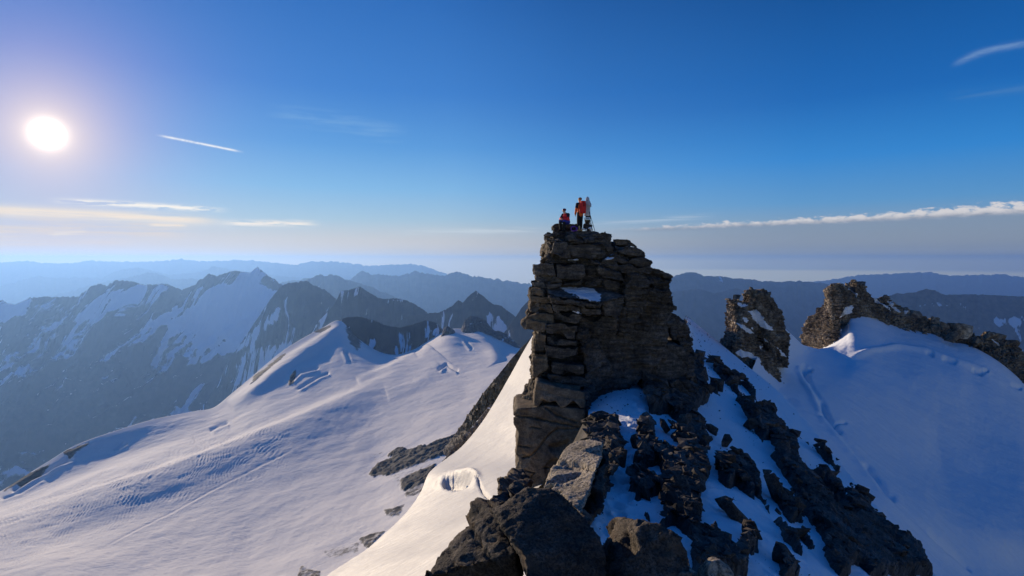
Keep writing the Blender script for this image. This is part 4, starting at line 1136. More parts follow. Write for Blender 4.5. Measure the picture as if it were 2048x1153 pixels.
    tb(T1([(1038, 842), (1272, 792), (1276, 892), (1202, 1002), (1050, 962)], 29.45), 2.0, .11, 4.0)
    tb(T1([(552, 952), (802, 962), (842, 992), (802, 1062), (558, 1052)], 29.35), 2.0, .07, 4.5)
    tb(T1([(468, 1052), (792, 1078), (792, 1154), (468, 1132)], 29.35), 2.0, .06, 5.0)
    tb(T1([(798, 1002), (1102, 982), (1202, 1012), (1192, 1180), (798, 1160)], 29.7), 2.0, .13, 4.0)
    tb(T2([(470, 52), (782, 82), (792, 212), (480, 152)], 29.25), 1.8, .05, 3.0)
    tb(T2([(478, 156), (792, 216), (792, 272), (488, 252)], 29.3), 1.8, .05, 3.0)
    tb(T2([(458, 256), (802, 282), (772, 392), (702, 422), (480, 372)], 29.2), 1.8, .05, 2.2)
    tb(T2(yaw([(358, 134), (472, 152), (462, 342), (338, 332), (355, 240)], 29.8, 29.4)), 2.4, .06, 3.0, mat=M_mono)
    tb(T2(yaw([(342, 342), (490, 372), (492, 502), (382, 582), (322, 642), (335, 500)], 29.6, 28.9)), 2.8, .08, 4.0, mat=M_mono)
    tb(T2([(538, 432), (862, 472), (862, 562), (822, 582), (530, 552)], 29.0), 1.6, .06, 2.0)
    tb(T2([(488, 562), (902, 602), (932, 682), (862, 702), (500, 622)], 29.15), 1.8, .08, 3.0)
    tb(T2([(420, 400), (560, 420), (540, 600), (400, 620)], 30.0), 1.8, .08, 3.0)
    # brown monolith at the foot
    tb(T2([(378, 626, 28.4), (560, 682, 28.2), (872, 742, 27.8), (874, 902, 27.6), (480, 892, 28.0), (348, 882, 28.4), (358, 700, 28.5)]), 2.4, .045, 1.2, mat=M_mono, strat=.6)
    J = [(T3([(140, 170), (300, 178), (430, 205), (640, 250), (860, 290)], 0), 1.5), (T3([(225, 592), (290, 585), (340, 550), (400, 490), (450, 410), (520, 345), (590, 300), (680, 300), (800, 288)], 0), 1.7),
         (T3([(470, 80), (560, 150), (660, 190), (780, 230)], 0), 1.6), (T3([(190, 470), (330, 490)], 0), .8), (T3([(430, 700), (560, 690)], 0), .8), (T3([(250, 720), (350, 750), (270, 840)], 0), 1.0), (T3([(300, 280), (420, 290)], 0), .7)]
    J = [([(q[0], q[1]) for q in a], w) for a, w in J]
    tb(T3([(172, 92, 28.6), (340, 80, 28.3), (480, 60, 28.0), (870, 100, 27.5), (876, 300, 27.3), (872, 420, 27.2), (800, 700, 26.9), (600, 900, 26.8), (440, 960, 26.9), (200, 880, 27.6), (160, 700, 28.1), (190, 600, 28.2), (162, 560, 28.3), (190, 350, 28.5), (138, 240, 28.7), (138, 130, 28.8)]),
       3.2, .045, .8, mat=M_mono, cracks=J, crack_d=.17, strat=.35, blk=.5, fac=(8, .05, .6), hf=.04)
    tb(T2(yaw([(200, 838), (262, 760), (300, 690), (352, 640), (380, 700), (350, 882), (190, 900)], 31.0, 29.5)), 1.6, .10, 3.0, mat=M_mono)
    # receding right wall of the foot, with a dark hollow
    tb(T2([(796, 90, 29.5), (1000, 120, 30.1), (1200, 150, 30.7), (1400, 190, 31.6), (1600, 236, 32.6), (1626, 450, 33.0), (1450, 545, 32.6), (1345, 692, 32.2), (1200, 836, 31.2), (950, 1110, 27.9), (868, 1140, 27.4), (868, 760, 27.9), (868, 690, 28.8), (900, 560, 29.2), (870, 400, 29.3)]),
       3.0, .24, 1.55, hf=.14, vert=.5, dip=(-.55, .1), cracks=[([(1218, 680), (1226, 700), (1234, 720)], 11.0), ([(1290, 720), (1240, 800), (1190, 860)], 3)], crack_d=.9, blk=1.2)
    # right body
    tb(T1([(1270, 690, 30.1), (1540, 690, 30.1), (1702, 740, 30.6), (1762, 792, 31.2), (1792, 852, 31.4), (1782, 922, 31.5), (1742, 942, 31.4), (1762, 1100, 31.4), (1602, 1160, 31.2), (1202, 1200, 30.5), (1202, 900, 30.4), (1272, 882, 30.2)]), 3.0, .24, 2.0, vert=.5, hf=.12)
    for (x0, y0, x1, y1, yy) in [(1640, 760, 1770, 800, 31.2), (1650, 800, 1795, 850, 31.3), (1640, 850, 1795, 885, 31.4), (1630, 885, 1788, 922, 31.5), (1600, 640, 1752, 690, 31.1), (1620, 700, 1756, 745, 31.2)]:
        tb(T1([(x0, y0), (x1 - 20, y0 + 4), (x1, (y0 + y1) / 2), (x1 - 14, y1), (x0, y1 - 4)], yy - .3), 1.6, .05, 4.0)
    tb(T1([(1736, 944, 32.4), (1800, 968, 32.6), (1862, 1002, 33), (1922, 1080, 33.4), (1942, 1160, 33.6), (1820, 1240, 32.8), (1740, 1180, 32.2)]), 3.0, .14, 2.6)
    tb(T2([(1640, 262), (1762, 246), (1882, 282), (1932, 420), (1902, 562), (1752, 642), (1500, 562), (1618, 450)], 31.7), 3.0, .09, 1.0, dip=(.8, 0))
    tb(T2([(1500, 562), (1752, 642), (1702, 902), (1662, 990), (1520, 922), (1480, 702)], 30.9), 2.4, .10, 1.2, dip=(1.2, 0))
    tb(T2([(1752, 642), (1902, 562), (1962, 642), (1932, 902), (1882, 1010), (1832, 1010), (1700, 962)], 31.2), 2.4, .12, 1.4, dip=(1.4, 0))
    tb(T2([(1780, 110, 33), (1932, 60, 34), (1982, 250, 34), (2012, 330, 33.6), (2002, 602, 33), (1962, 642, 32.4), (1902, 562, 32.2), (1932, 420, 32.4), (1880, 280, 32.6)]), 3.0, .15, 2.0)
    tb(T2([(1300, 150), (1560, 120), (1640, 250), (1560, 260), (1400, 220)], 31.2), 1.2, .14, 3.0); tb(T1([(1520, 880), (1600, 820), (1640, 980), (1560, 1100), (1480, 1050)], 30.9), 1.0, .16, 3.0, dip=(1.5, 0))
    # snow lying on the ledges
    for pts, th in [([(1060, 412, 30.1), (1110, 380, 30.5), (1150, 350, 30.7), (1170, 356, 30.6), (1168, 400, 30.2), (1120, 412, 30.05)], .5),
                    ([(740, 936, 29.25), (800, 938, 29.2), (838, 964, 29.1), (800, 962, 29.1)], .3), ([(690, 408, 30.2), (800, 402, 30.2), (812, 414, 30.1), (700, 416, 30.1)], .3)]:
        a = np.asarray(T1(pts)); V, N, Fq = prism_remesh(P(a[:, 0], a[:, 1], a[:, 2]), th, .04, .95)
        V = smooth_v(V, Fq, 3); V = V + N * (.03 * fbm(V * 3, 3, 5) + .05 * fbm(V * 9, 3, 9))[:, None]
        part('snow_patch', set_mesh('snow_patch', V, Fq, M_snow), tower)
build_tower()

# ------------------------------------------------------------------ pinnacles on the far ridge
def ring_mass(left, right, Y0, front, back, nz, nth, seed, amp, lay, snow=()):
    """solid between two traced edges; front = plan profile [(0..1 across, metres nearer or farther)]"""
    L = np.asarray(left, float); R = np.asarray(right, float)
    ys = np.linspace(max(L[0, 1], R[0, 1]), min(L[-1, 1], R[-1, 1]), nz)
    q = np.stack([ys / 7, 0 * ys + seed, 0 * ys], -1)
    xl = np.interp(ys, L[:, 1], L[:, 0]) + 2.6 * fbm(q, 4, seed); xr = np.interp(ys, R[:, 1], R[:, 0]) + 2.6 * fbm(q + 9, 4, seed)
    fa = np.asarray(front, float)
    u = np.r_[np.linspace(0, 1, nth), np.linspace(1, 0, nth // 2 + 2)[1:-1]]
    dy = np.r_[np.interp(u[:nth], fa[:, 0], fa[:, 1]), np.full(len(u) - nth, float(back))]
    X = xl[:, None] + (xr - xl)[:, None] * u[None]
    V = P(X, ys[:, None] + 0 * X, Y0 + dy[None] + 0 * X)
    m = len(u)
    Vp = np.concatenate([V[:, -1:], V, V[:, :1]], 1)
    N = np.cross(np.gradient(Vp, axis=0), np.gradient(Vp, axis=1))[:, 1:-1]
    N /= np.linalg.norm(N, axis=-1, keepdims=True) + 1e-9
    ctr = V.mean(1, keepdims=True)
    if ((V - ctr) * N).sum() < 0: N = -N
    sn = np.zeros(X.shape); wob = 3.0 * fbm(V / 1.6, 4, seed + 3)
    for p in snow: sn = np.maximum(sn, sstep(3.5, -3.5, sdpoly(X, ys[:, None] + 0 * X, p) + wob))
    sn[:, nth:] = 0
    V2, N2 = V.reshape(-1, 3), N.reshape(-1, 3)
    k = (1 - .75 * sn.reshape(-1))[:, None]
    W = V2 + (roughen(V2, N2, seed, amp, lay, sc=amp * 4.5, vert=.6) - V2) * k
    W = W + N2 * k * (.9 * amp * blocky(V2 * np.array([1, 1, .5]), .85 / (amp * 2), seed) + 1.0 * amp * (ridged(V2 / np.array([1.6, 1.6, 4.2]) / (amp * 2), 4, seed) - .5) + .7 * amp * blocky(V2, 2.2 / (amp * 2), seed + 40))[:, None]
    W = W.reshape(V.shape)
    top = W[:1].mean(1, keepdims=True) + np.array([0, 0, .2]); W = np.concatenate([np.repeat(top, m, 1), W], 0); sn = np.concatenate([sn[:1], sn], 0)
    ii = np.arange((nz + 1) * m).reshape(nz + 1, m); r = np.roll(ii, -1, 1)
    Fq = np.stack([ii[:-1], ii[1:], r[1:], r[:-1]], -1).reshape(-1, 4)
    return W.reshape(-1, 3), Fq, sn.ravel()

M_pin = rock_mat('warm_pinnacle_rock', (.04, .033, .026), (.18, .145, .108), (.46, .385, .29), .16, 1.1, 4.5, .18, strata=2.0, speck=.55, tint=(.22, .145, .08), snow=True)
Z5 = lambda *p: [(1400 + x / 6.4, 540 + y / 6.4) for x, y in p]
Z6 = lambda *p: [(1580 + x / 4.376, 540 + y / 4.376) for x, y in p]

def shard_pile(parent, name, spec, Y, seed, mat, sub=3):
    """crowning blocks: (px, py, half width px, half height px)"""
    for k, (x, y, w, h) in enumerate(spec):
        s = Y / F
        b = hull_boulder(P(x, y, Y + 1.0), (w * s * 1.15, w * s * 1.1, h * s * 1.15), seed + k, 2, .10, (0, .2 * math.sin(k * 3), k))
        part(name, set_mesh(name, *b, mat, False), parent)

def rmass(e, name, *a, **kw):
    V, Fq, sn = ring_mass(*a, **kw)
    part(name, set_mesh(name, V, Fq, M_pin, False, {'snow': sn}), e)

def build_pinnacle():
    e = empty('rock_pinnacle', P(1510, 760, 108))
    tag(e, 'free-standing twin-topped rock pinnacle with snow ledges right of the summit tower', 'rock pinnacle')
    SN = [Z5((610, 530), (720, 515), (790, 590), (860, 680), (920, 770), (870, 770), (800, 750), (720, 680), (690, 620)), Z5((460, 420), (520, 420), (640, 455), (560, 475), (490, 465)),
          Z5((455, 670), (540, 700), (640, 760), (700, 825), (600, 800), (520, 745)), Z5((560, 600), (620, 640), (580, 680), (540, 660)), Z5((455, 1060), (530, 1020), (640, 1060), (760, 1130), (790, 1190), (700, 1160), (600, 1110), (540, 1130)),
          Z5((800, 860), (850, 890), (890, 940), (830, 920)), Z5((980, 990), (1060, 1050), (1110, 1120), (1040, 1080)), Z5((760, 980), (790, 990), (780, 1030)), Z5((650, 725), (690, 745), (670, 760))]
    rmass(e, 'rock_body', Z5((345, 395), (350, 470), (328, 560), (330, 690), (335, 740), (300, 860), (270, 960), (210, 1060), (190, 1180), (190, 1330), (190, 1500)),
          Z5((520, 395), (640, 470), (700, 560), (740, 700), (720, 800), (760, 900), (800, 1000), (900, 1100), (1000, 1250), (1100, 1500)), 102, [(0, 9), (.34, .6), (.5, 0), (1, 4.5)], 13, 270, 190, 41, .42, 3.0, snow=SN)
    rmass(e, 'rock_body', Z5((560, 262), (548, 400), (480, 440), (560, 640), (640, 800), (700, 900), (760, 1000), (900, 1250)),
          Z5((850, 262), (925, 380), (960, 440), (1040, 530), (1065, 640), (1105, 780), (1150, 870), (1130, 1060), (1110, 1250)), 106, [(0, 5), (.25, 1), (.5, 0), (1, 5)], 12, 230, 190, 42, .42, 3.0, snow=SN)
    shard_pile(e, 'rock_block', [(*Z5((375, 385))[0], 7, 3.5), (*Z5((470, 360))[0], 6.5, 6), (*Z5((660, 255))[0], 4.5, 5), (*Z5((600, 285))[0], 7, 5), (*Z5((812, 270))[0], 3.6, 4.6), (*Z5((740, 300))[0], 8, 5), (*Z5((850, 315))[0], 8, 5)], 106, 500, M_pin)
build_pinnacle()

def build_crest():
    e = empty('rock_crest', P(1690, 690, 195))
    tag(e, 'jagged rocky crest above the blue snow bowl, its left prow warmly lit by the sun', 'rock crest')
    SN = [Z6((468, 150), (520, 165), (585, 215), (580, 240), (530, 200)), Z6((445, 510), (468, 508), (464, 560), (440, 620), (450, 690), (330, 690), (390, 640), (425, 580)), Z6((480, 330), (550, 310), (540, 380), (480, 400), (430, 430))]
    rmass(e, 'rock_prow', Z6((320, 290), (290, 330), (250, 345), (150, 440), (105, 540), (95, 640), (95, 800)), Z6((385, 290), (390, 330), (400, 370), (425, 430), (450, 540), (455, 640), (455, 800)), 183, [(0, 17), (.8, 1), (1, 3)], 24, 240, 240, 51, .75, 2.6, snow=SN)
    rmass(e, 'rock_prow', Z6((340, 150), (318, 165), (303, 190), (312, 250), (318, 345), (330, 420)), Z6((380, 150), (420, 165), (440, 190), (450, 250), (450, 345), (450, 420)), 184, [(0, 12), (.22, 1), (.35, 0), (1, 0)], 20, 140, 150, 56, .6, 2.2, snow=SN)
    rmass(e, 'rock_body', Z6((365, 128), (345, 180), (350, 300), (370, 400), (380, 480)), Z6((440, 128), (520, 180), (600, 260), (650, 330), (670, 420), (670, 480)), 189, [(0, 2), (.4, 0), (1, 6)], 16, 150, 180, 52, .7, 2.4, snow=SN)
    rmass(e, 'rock_body', Z6((520, 112), (512, 160), (480, 250), (470, 420)), Z6((655, 112), (660, 180), (700, 230), (820, 420)), 194, [(0, 9), (.45, 0), (1, 4)], 14, 130, 160, 53, .65, 2.4, snow=SN)
    shard_pile(e, 'rock_block', [(*Z6((565, 105))[0], 6, 5), (*Z6((625, 125))[0], 7, 5), (*Z6((505, 140))[0], 5, 5), (*Z6((380, 135))[0], 8, 4)], 194, 540, M_pin)
    # long serrated wall descending to the right: ridge line, foot line
    rid = Z6((560, 190), (640, 190), (700, 225), (760, 262), (800, 240), (830, 226), (870, 240), (900, 275), (960, 305), (1040, 345), (1100, 370), (1150, 385), (1190, 440), (1240, 455), (1260, 425), (1300, 430), (1315, 470), (1360, 470), (1395, 500), (1440, 480),
             (1480, 478), (1555, 495), (1580, 560), (1600, 585), (1660, 600), (1700, 580), (1740, 550), (1800, 555), (1870, 585), (1880, 620), (1980, 630), (2005, 680), (2010, 760), (2060, 830), (2200, 960))
    foot = Z6((470, 420), (560, 400), (640, 420), (740, 435), (800, 430), (860, 490), (960, 525), (1050, 535), (1120, 560), (1170, 520), (1240, 580), (1330, 620), (1380, 600), (1470, 680), (1540, 690), (1600, 650), (1660, 640), (1690, 740), (1750, 720), (1830, 810), (1940, 910), (2060, 1010), (2200, 1120))
    n, mm = 520, 70
    x = np.linspace(0, 1, n)
    rd = resample([(a, b, 0) for a, b in rid], n); ft = resample([(a, b, 0) for a, b in foot], n)
    xs = np.linspace(1708, 2080, n)
    ra = np.array(rid); fa = np.array(foot)
    ry = np.interp(xs, ra[:, 0], ra[:, 1]); fy = np.interp(xs, fa[:, 0], fa[:, 1]) + 7
    Yr = np.interp(xs, [1700, 1860, 1960, 2048, 2100], [204, 202, 196, 186, 182]); Yf = Yr - 5
    t = np.linspace(0, 1, mm)
    YY = Yf[None] + (Yr - Yf)[None] * t[:, None]
    V = P(xs[None] + 0 * YY, fy[None] + (ry - fy)[None] * t[:, None], YY)
    N = normals(V); N = np.where(N[..., 1:2] > 0, -N, N)
    sn = np.zeros(V.shape[:2]); PX, PY = proj(V); wob = 3 * fbm(V / 3.0, 4, 8)
    for p in (Z6((640, 205), (700, 225), (760, 255), (840, 320), (838, 345), (740, 290), (650, 265)), Z6((840, 262), (880, 270), (930, 320), (980, 378), (940, 368), (880, 320)), Z6((850, 335), (890, 360), (880, 370), (850, 350)), Z6((1000, 350), (1020, 370), (1010, 385), (990, 370)),
              Z6((1750, 615), (1830, 638), (1838, 662), (1780, 645)), Z6((470, 330), (545, 310), (545, 370), (480, 400), (440, 425))):
        sn = np.maximum(sn, sstep(4, -4, sdpoly(PX, PY, p) + wob))
    W = roughen(V.reshape(-1, 3), N.reshape(-1, 3), 61, .9, 1.4, sc=3.6, vert=.5).reshape(V.shape)
    W += N * (1.2 * blocky(V * np.array([1, 1, .6]), .5, 7) + .8 * blocky(V, 1.1, 17))[..., None] * (1 - .7 * sn)[..., None]
    W += N * (1.6 * (ridged(V / 4.0, 4, 5) - .5))[..., None] * np.sin(t * math.pi * .9 + .15)[:, None, None]
    b1 = W[-1:] + np.array([.5, 3, -.6]); b2 = W[-1:] + np.array([2, 14, -30.0])
    W = np.concatenate([W, b1, b2], 0); sn = np.concatenate([sn, 0 * sn[:2]], 0)
    part('rock_body', set_mesh('rock_body', W, grid_faces(*W.shape[:2])[:, ::-1], M_pin, False, {'snow': sn}), e)
    shard_pile(e, 'rock_block', [(*Z6((835, 238))[0], 7, 4), (*Z6((1275, 440))[0], 8, 7), (*Z6((1350, 490))[0], 8, 8), (*Z6((1470, 500))[0], 13, 8), (*Z6((1530, 540))[0], 12, 14), (*Z6((1420, 570))[0], 12, 12), (*Z6((1645, 620))[0], 8, 6),
                                 (*Z6((1760, 575))[0], 12, 9), (*Z6((1840, 590))[0], 10, 8), (*Z6((1910, 660))[0], 18, 14), (*Z6((1960, 740))[0], 14, 18), (*Z6((1110, 400))[0], 10, 8)], 190, 560, M_pin)
build_crest()

# rock knobs on the far edge of the glacier
def knob(label, prof, foot, Y, dY, seed, snow):
    n, mm = 200, 60
    xs = np.linspace(prof[0][0], prof[-1][0], n)
    pa, fa = np.array(prof, float), np.array(foot, float)
    ry = np.interp(xs, pa[:, 0], pa[:, 1]) + 1.6 * fbm(np.stack([xs / 9, 0 * xs, 0 * xs + seed], -1), 4, seed); fy = np.interp(xs, fa[:, 0], fa[:, 1])
    t = np.linspace(0, 1, mm)
    YY = Y - dY * (1 - t[:, None]) + 0 * xs[None]
    V = P(xs[None] + 0 * YY, fy[None] + (ry - fy)[None] * t[:, None], YY)
    rr = ridged(np.stack([V[..., 0] / 26, V[..., 1] / 60, V[..., 2] / 40], -1), 5, seed) - .5
    env = np.sin(np.clip(t * .93 + .05, 0, 1) * math.pi)[:, None]
    V[..., 1] -= 26 * rr * env; V[..., 2] += 7 * fbm(V / 9, 4, seed + 3) * env
    sn = snow + .6 * fbm(V / 22, 4, seed + 6)
    b1 = V[-1:] + np.array([5, 25, -6.0]); b2 = V[-1:] + np.array([20, 160, -220.0])
    V = np.concatenate([V, b1, b2], 0); sn = np.concatenate([sn, sn[-1:], sn[-1:]], 0)
    tag(grid_obj('rock_outcrop', V, M_alp2, attrs={'snow': sn}, flip=True), label, 'rock outcrop')
M_alp2 = terrain_mat('outcrop_rock', (.055, .055, .055), (.17, .155, .145), scale=.03, bumpd=3, amp=.8)
knob('craggy rock knob standing on the far rim of the glacier left of the tower', [(916, 690), (921, 662), (930, 640), (942, 632), (955, 634), (968, 640), (980, 655), (1003, 672), (1015, 690), (1030, 706)],
     [(916, 690), (925, 680), (945, 664), (960, 680), (985, 690), (1005, 690), (1030, 706)], 2330, 66, 71, .22)
knob('low dark rock crest trailing from the knob along the glacier rim', [(985, 664), (998, 662), (1012, 668), (1025, 680), (1040, 694), (1052, 706)], [(985, 672), (998, 680), (1012, 684), (1025, 692), (1040, 704), (1052, 712)], 2320, 40, 72, .3)
knob('small dark rock point behind the white snow crest', [(882, 672), (888, 656), (895, 652), (905, 660), (915, 676)], [(882, 674), (892, 662), (898, 668), (906, 676), (915, 684)], 2230, 40, 73, .1)

# ------------------------------------------------------------------ boulders near the camera
Z3 = lambda *p: [(820 + q[0] / 3.413, 850 + q[1] / 3.413, q[2]) for q in p]
def boulder(label, pts, thick, vox, seed, amp, lay, mat, cat='boulder', name='boulder', **kw):
    kw.setdefault('drop', .62); kw.setdefault('hf', .045); kw.setdefault('fac', (30, .035, .55)); kw.setdefault('sm', 0)
    V, Fq = block(pts, thick, vox, seed, amp, lay, **kw)
    tag(link(name, set_mesh(name, V, Fq, mat)), label, cat)
boulder('big dark flat-faced boulder with a lit left edge, bottom centre', Z3((550, 580, 5.5), (640, 530, 5.5), (740, 470, 5.6), (800, 415, 5.65), (880, 432, 5.6), (960, 425, 5.6), (1050, 480, 5.5), (1130, 560, 5.4), (1220, 660, 5.3), (1310, 790, 5.1), (1350, 950, 4.95), (1345, 1150, 4.8),
        (820, 1150, 4.6), (770, 900, 4.85), (700, 800, 5.0), (620, 700, 5.2)), 2.2, .026, 301, .045, 1.1, M_fore, strat=.35, dip=(.9, .2), blk=.6, taper=1.0, fac=(16, .02, .4), drop=.45)
boulder('craggy brown boulder with sunlit rims at the brink of the snow slope', Z3((60, 1060, 5.6), (150, 900, 5.9), (270, 740, 6.2), (400, 610, 6.5), (480, 500, 6.8), (560, 430, 7.0), (650, 350, 7.3), (720, 345, 7.4), (800, 420, 7.2), (740, 480, 7.0), (640, 545, 6.4), (610, 700, 5.8), (700, 870, 5.5), (780, 1150, 5.6), (0, 1200, 6.6)),
        1.8, .034, 302, .12, 2.2, M_fore, dip=(1.0, .4), blk=1.3, taper=.9)
boulder('rusty broken rock at the foot of the tall tower', T3([(-20, 800, 20), (80, 760, 22), (150, 668, 24), (240, 680, 24), (330, 780, 23), (300, 880, 21), (120, 960, 19), (-20, 920, 18)]), 2.5, .06, 303, .15, 2.4, M_mono, blk=1.2)
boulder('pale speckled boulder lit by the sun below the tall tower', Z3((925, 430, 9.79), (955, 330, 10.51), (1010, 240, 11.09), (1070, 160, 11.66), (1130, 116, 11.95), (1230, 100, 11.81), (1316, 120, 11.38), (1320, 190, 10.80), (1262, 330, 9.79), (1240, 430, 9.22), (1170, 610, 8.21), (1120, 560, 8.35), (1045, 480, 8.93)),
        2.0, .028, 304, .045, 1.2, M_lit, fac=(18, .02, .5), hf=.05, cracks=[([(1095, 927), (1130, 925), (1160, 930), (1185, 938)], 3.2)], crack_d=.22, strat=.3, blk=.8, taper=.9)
boulder('dark slab leaning against the right side of the speckled boulder', Z3((1322, 130, 11.77), (1372, 175, 11.25), (1345, 400, 9.92), (1250, 640, 8.29), (1180, 680, 7.99), (1165, 612, 8.36), (1245, 430, 9.55), (1300, 260, 10.66)), 1.4, .032, 305, .09, 2.0, M_fore, dip=(1.5, 0))
boulder('dark wedge of rock in the gap beside the gully snow', Z3((1340, 60, 17), (1440, 120, 16.4), (1470, 200, 15), (1440, 260, 14), (1370, 340, 13), (1350, 250, 14)), 1.6, .05, 306, .12, 2.0, M_fore)
boulder('upright dark rock between speckled boulder and gully snow', Z3((1280, 420, 12), (1350, 350, 12.6), (1360, 420, 11.8), (1350, 530, 10.6), (1290, 620, 9.8), (1240, 640, 9.8), (1250, 520, 10.8)), 1.2, .04, 307, .09, 2.0, M_fore)
boulder('pointed dark boulder with a thin sunlit left edge at the bottom', Z3((1380, 1150, 4.75), (1480, 880, 5.0), (1565, 690, 5.15), (1608, 648, 5.2), (1700, 682, 5.1), (1790, 730, 5.0), (1868, 830, 4.9), (1918, 930, 4.8), (1925, 1150, 4.6)), 1.6, .024, 308, .05, 1.4, M_fore, dip=(1.2, .3), strat=.3, blk=.5, taper=1.06, fac=(14, .02, .35), drop=.45)
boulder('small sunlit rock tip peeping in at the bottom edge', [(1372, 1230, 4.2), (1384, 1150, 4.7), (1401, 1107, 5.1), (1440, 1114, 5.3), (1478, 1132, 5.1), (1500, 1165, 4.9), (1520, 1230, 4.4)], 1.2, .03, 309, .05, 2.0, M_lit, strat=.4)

def flank_at(px, py):
    d = (FX - px) ** 2 + (FY - py) ** 2
    i = np.unravel_index(np.argmin(d), d.shape)
    return FB[i]
BOULD = [  # x, y, half w, half h in Z4 units, tint words
    (345, 310, 42, 28, 'flat black slab poking from the top of the gully snow'), (288, 342, 32, 26, 'small dark rock left of the flat black slab'), (268, 430, 30, 52, 'narrow upright rock at the right edge of the gully snow'),
    (290, 520, 44, 38, 'grey-green block leaning into the gully snow'), (345, 535, 24, 20, 'small grey stone beside the grey-green block'), (425, 330, 18, 48, 'thin blade of rock stuck in the snow'),
    (560, 410, 80, 40, 'wide dark slab under the snow tongue'), (600, 300, 60, 50, 'dark block at the corner of the right snow field'), (498, 545, 62, 52, 'lighter grey boulder amid the black rubble'),
    (390, 480, 60, 50, 'black angular rock above the lighter grey boulder'), (330, 620, 60, 40, 'dark slab at the end of the small snow patch'), (310, 700, 40, 60, 'dark wedge beside the lower gully snow'),
    (470, 640, 70, 70, 'large black boulder in the middle of the rubble'), (545, 720, 60, 120, 'long leaning slab above the pointed boulder'), (640, 430, 50, 60, 'dark rock on the rim of the right snow field'),
    (700, 355, 44, 30, 'rock pair lying on the right snow field'), (772, 415, 34, 34, 'small dark rock below the pair on the snow field'), (780, 560, 60, 70, 'rounded dark boulder above the lower snow field'),
    (880, 540, 60, 66, 'dark boulder on the edge above the lower snow field'), (830, 830, 52, 96, 'tall dark block standing in the lower snow field'), (758, 775, 44, 46, 'dark rock left of the tall block in the snow'),
    (1090, 740, 60, 130, 'long dark fin of rock sloping down the flank'), (1170, 800, 60, 50, 'broad dark rock at the foot of the long fin'), (920, 940, 40, 66, 'dark rock by the lower edge of the snow field'),
    (680, 950, 80, 44, 'flat dark rock above the small sunlit tip'), (850, 1040, 60, 60, 'dark boulder at the bottom edge right of the sunlit tip'), (1120, 1080, 80, 60, 'dark boulder in the snow at the bottom edge'),
    (1200, 940, 44, 60, 'dark rock in the snow streak near the bottom'), (920, 320, 50, 40, 'dark rock on the upper snow streak'), (890, 180, 60, 34, 'dark ledge high on the upper snow streak'),
    (725, 85, 44, 36, 'dark rock in the snow beneath the pinnacle'), (650, 130, 34, 42, 'dark rock at the foot of the tower wall'), (120, 320, 60, 50, 'dark rock at the left edge of the gully snow top'),
    (90, 430, 60, 70, 'black boulder left of the gully snow'), (160, 520, 44, 60, 'dark rock leaning over the gully snow'), (45, 620, 50, 80, 'dark rock standing in the shadow left of the gully'), (620, 560, 50, 60, 'dark block right of the lighter grey boulder'),
    (590, 830, 60, 80, 'black rock behind the pointed boulder'), (1010, 600, 26, 20, 'small stone resting on the snow above the long fin'), (560, 500, 40, 40, 'black block behind the lighter grey boulder')]
for k, (x, y, w, h, lab) in enumerate(BOULD):
    px, py = 1180 + x / 2.844, 750 + y / 2.844
    c = flank_at(px, py)
    s = c[1] / F / 2.844 * .92
    rg = np.random.RandomState(900 + k)
    tilt = -.5 if h > 1.5 * w else (.25 * rg.randn())
    b = hull_boulder(c + np.array([0, h * s * .2, .22 * min(2.0, max(.6, c[1] / 18))]), (w * s * 1.12, (w + h) * .5 * s, h * s * 1.1), 700 + k, 2, .06, (.2 * rg.randn(), tilt, .4 * rg.randn()))
    tag(link('boulder', set_mesh('boulder', *b, M_fore if k != 8 else M_lit2, False)), lab, 'boulder', 'boulders on the shaded flank')

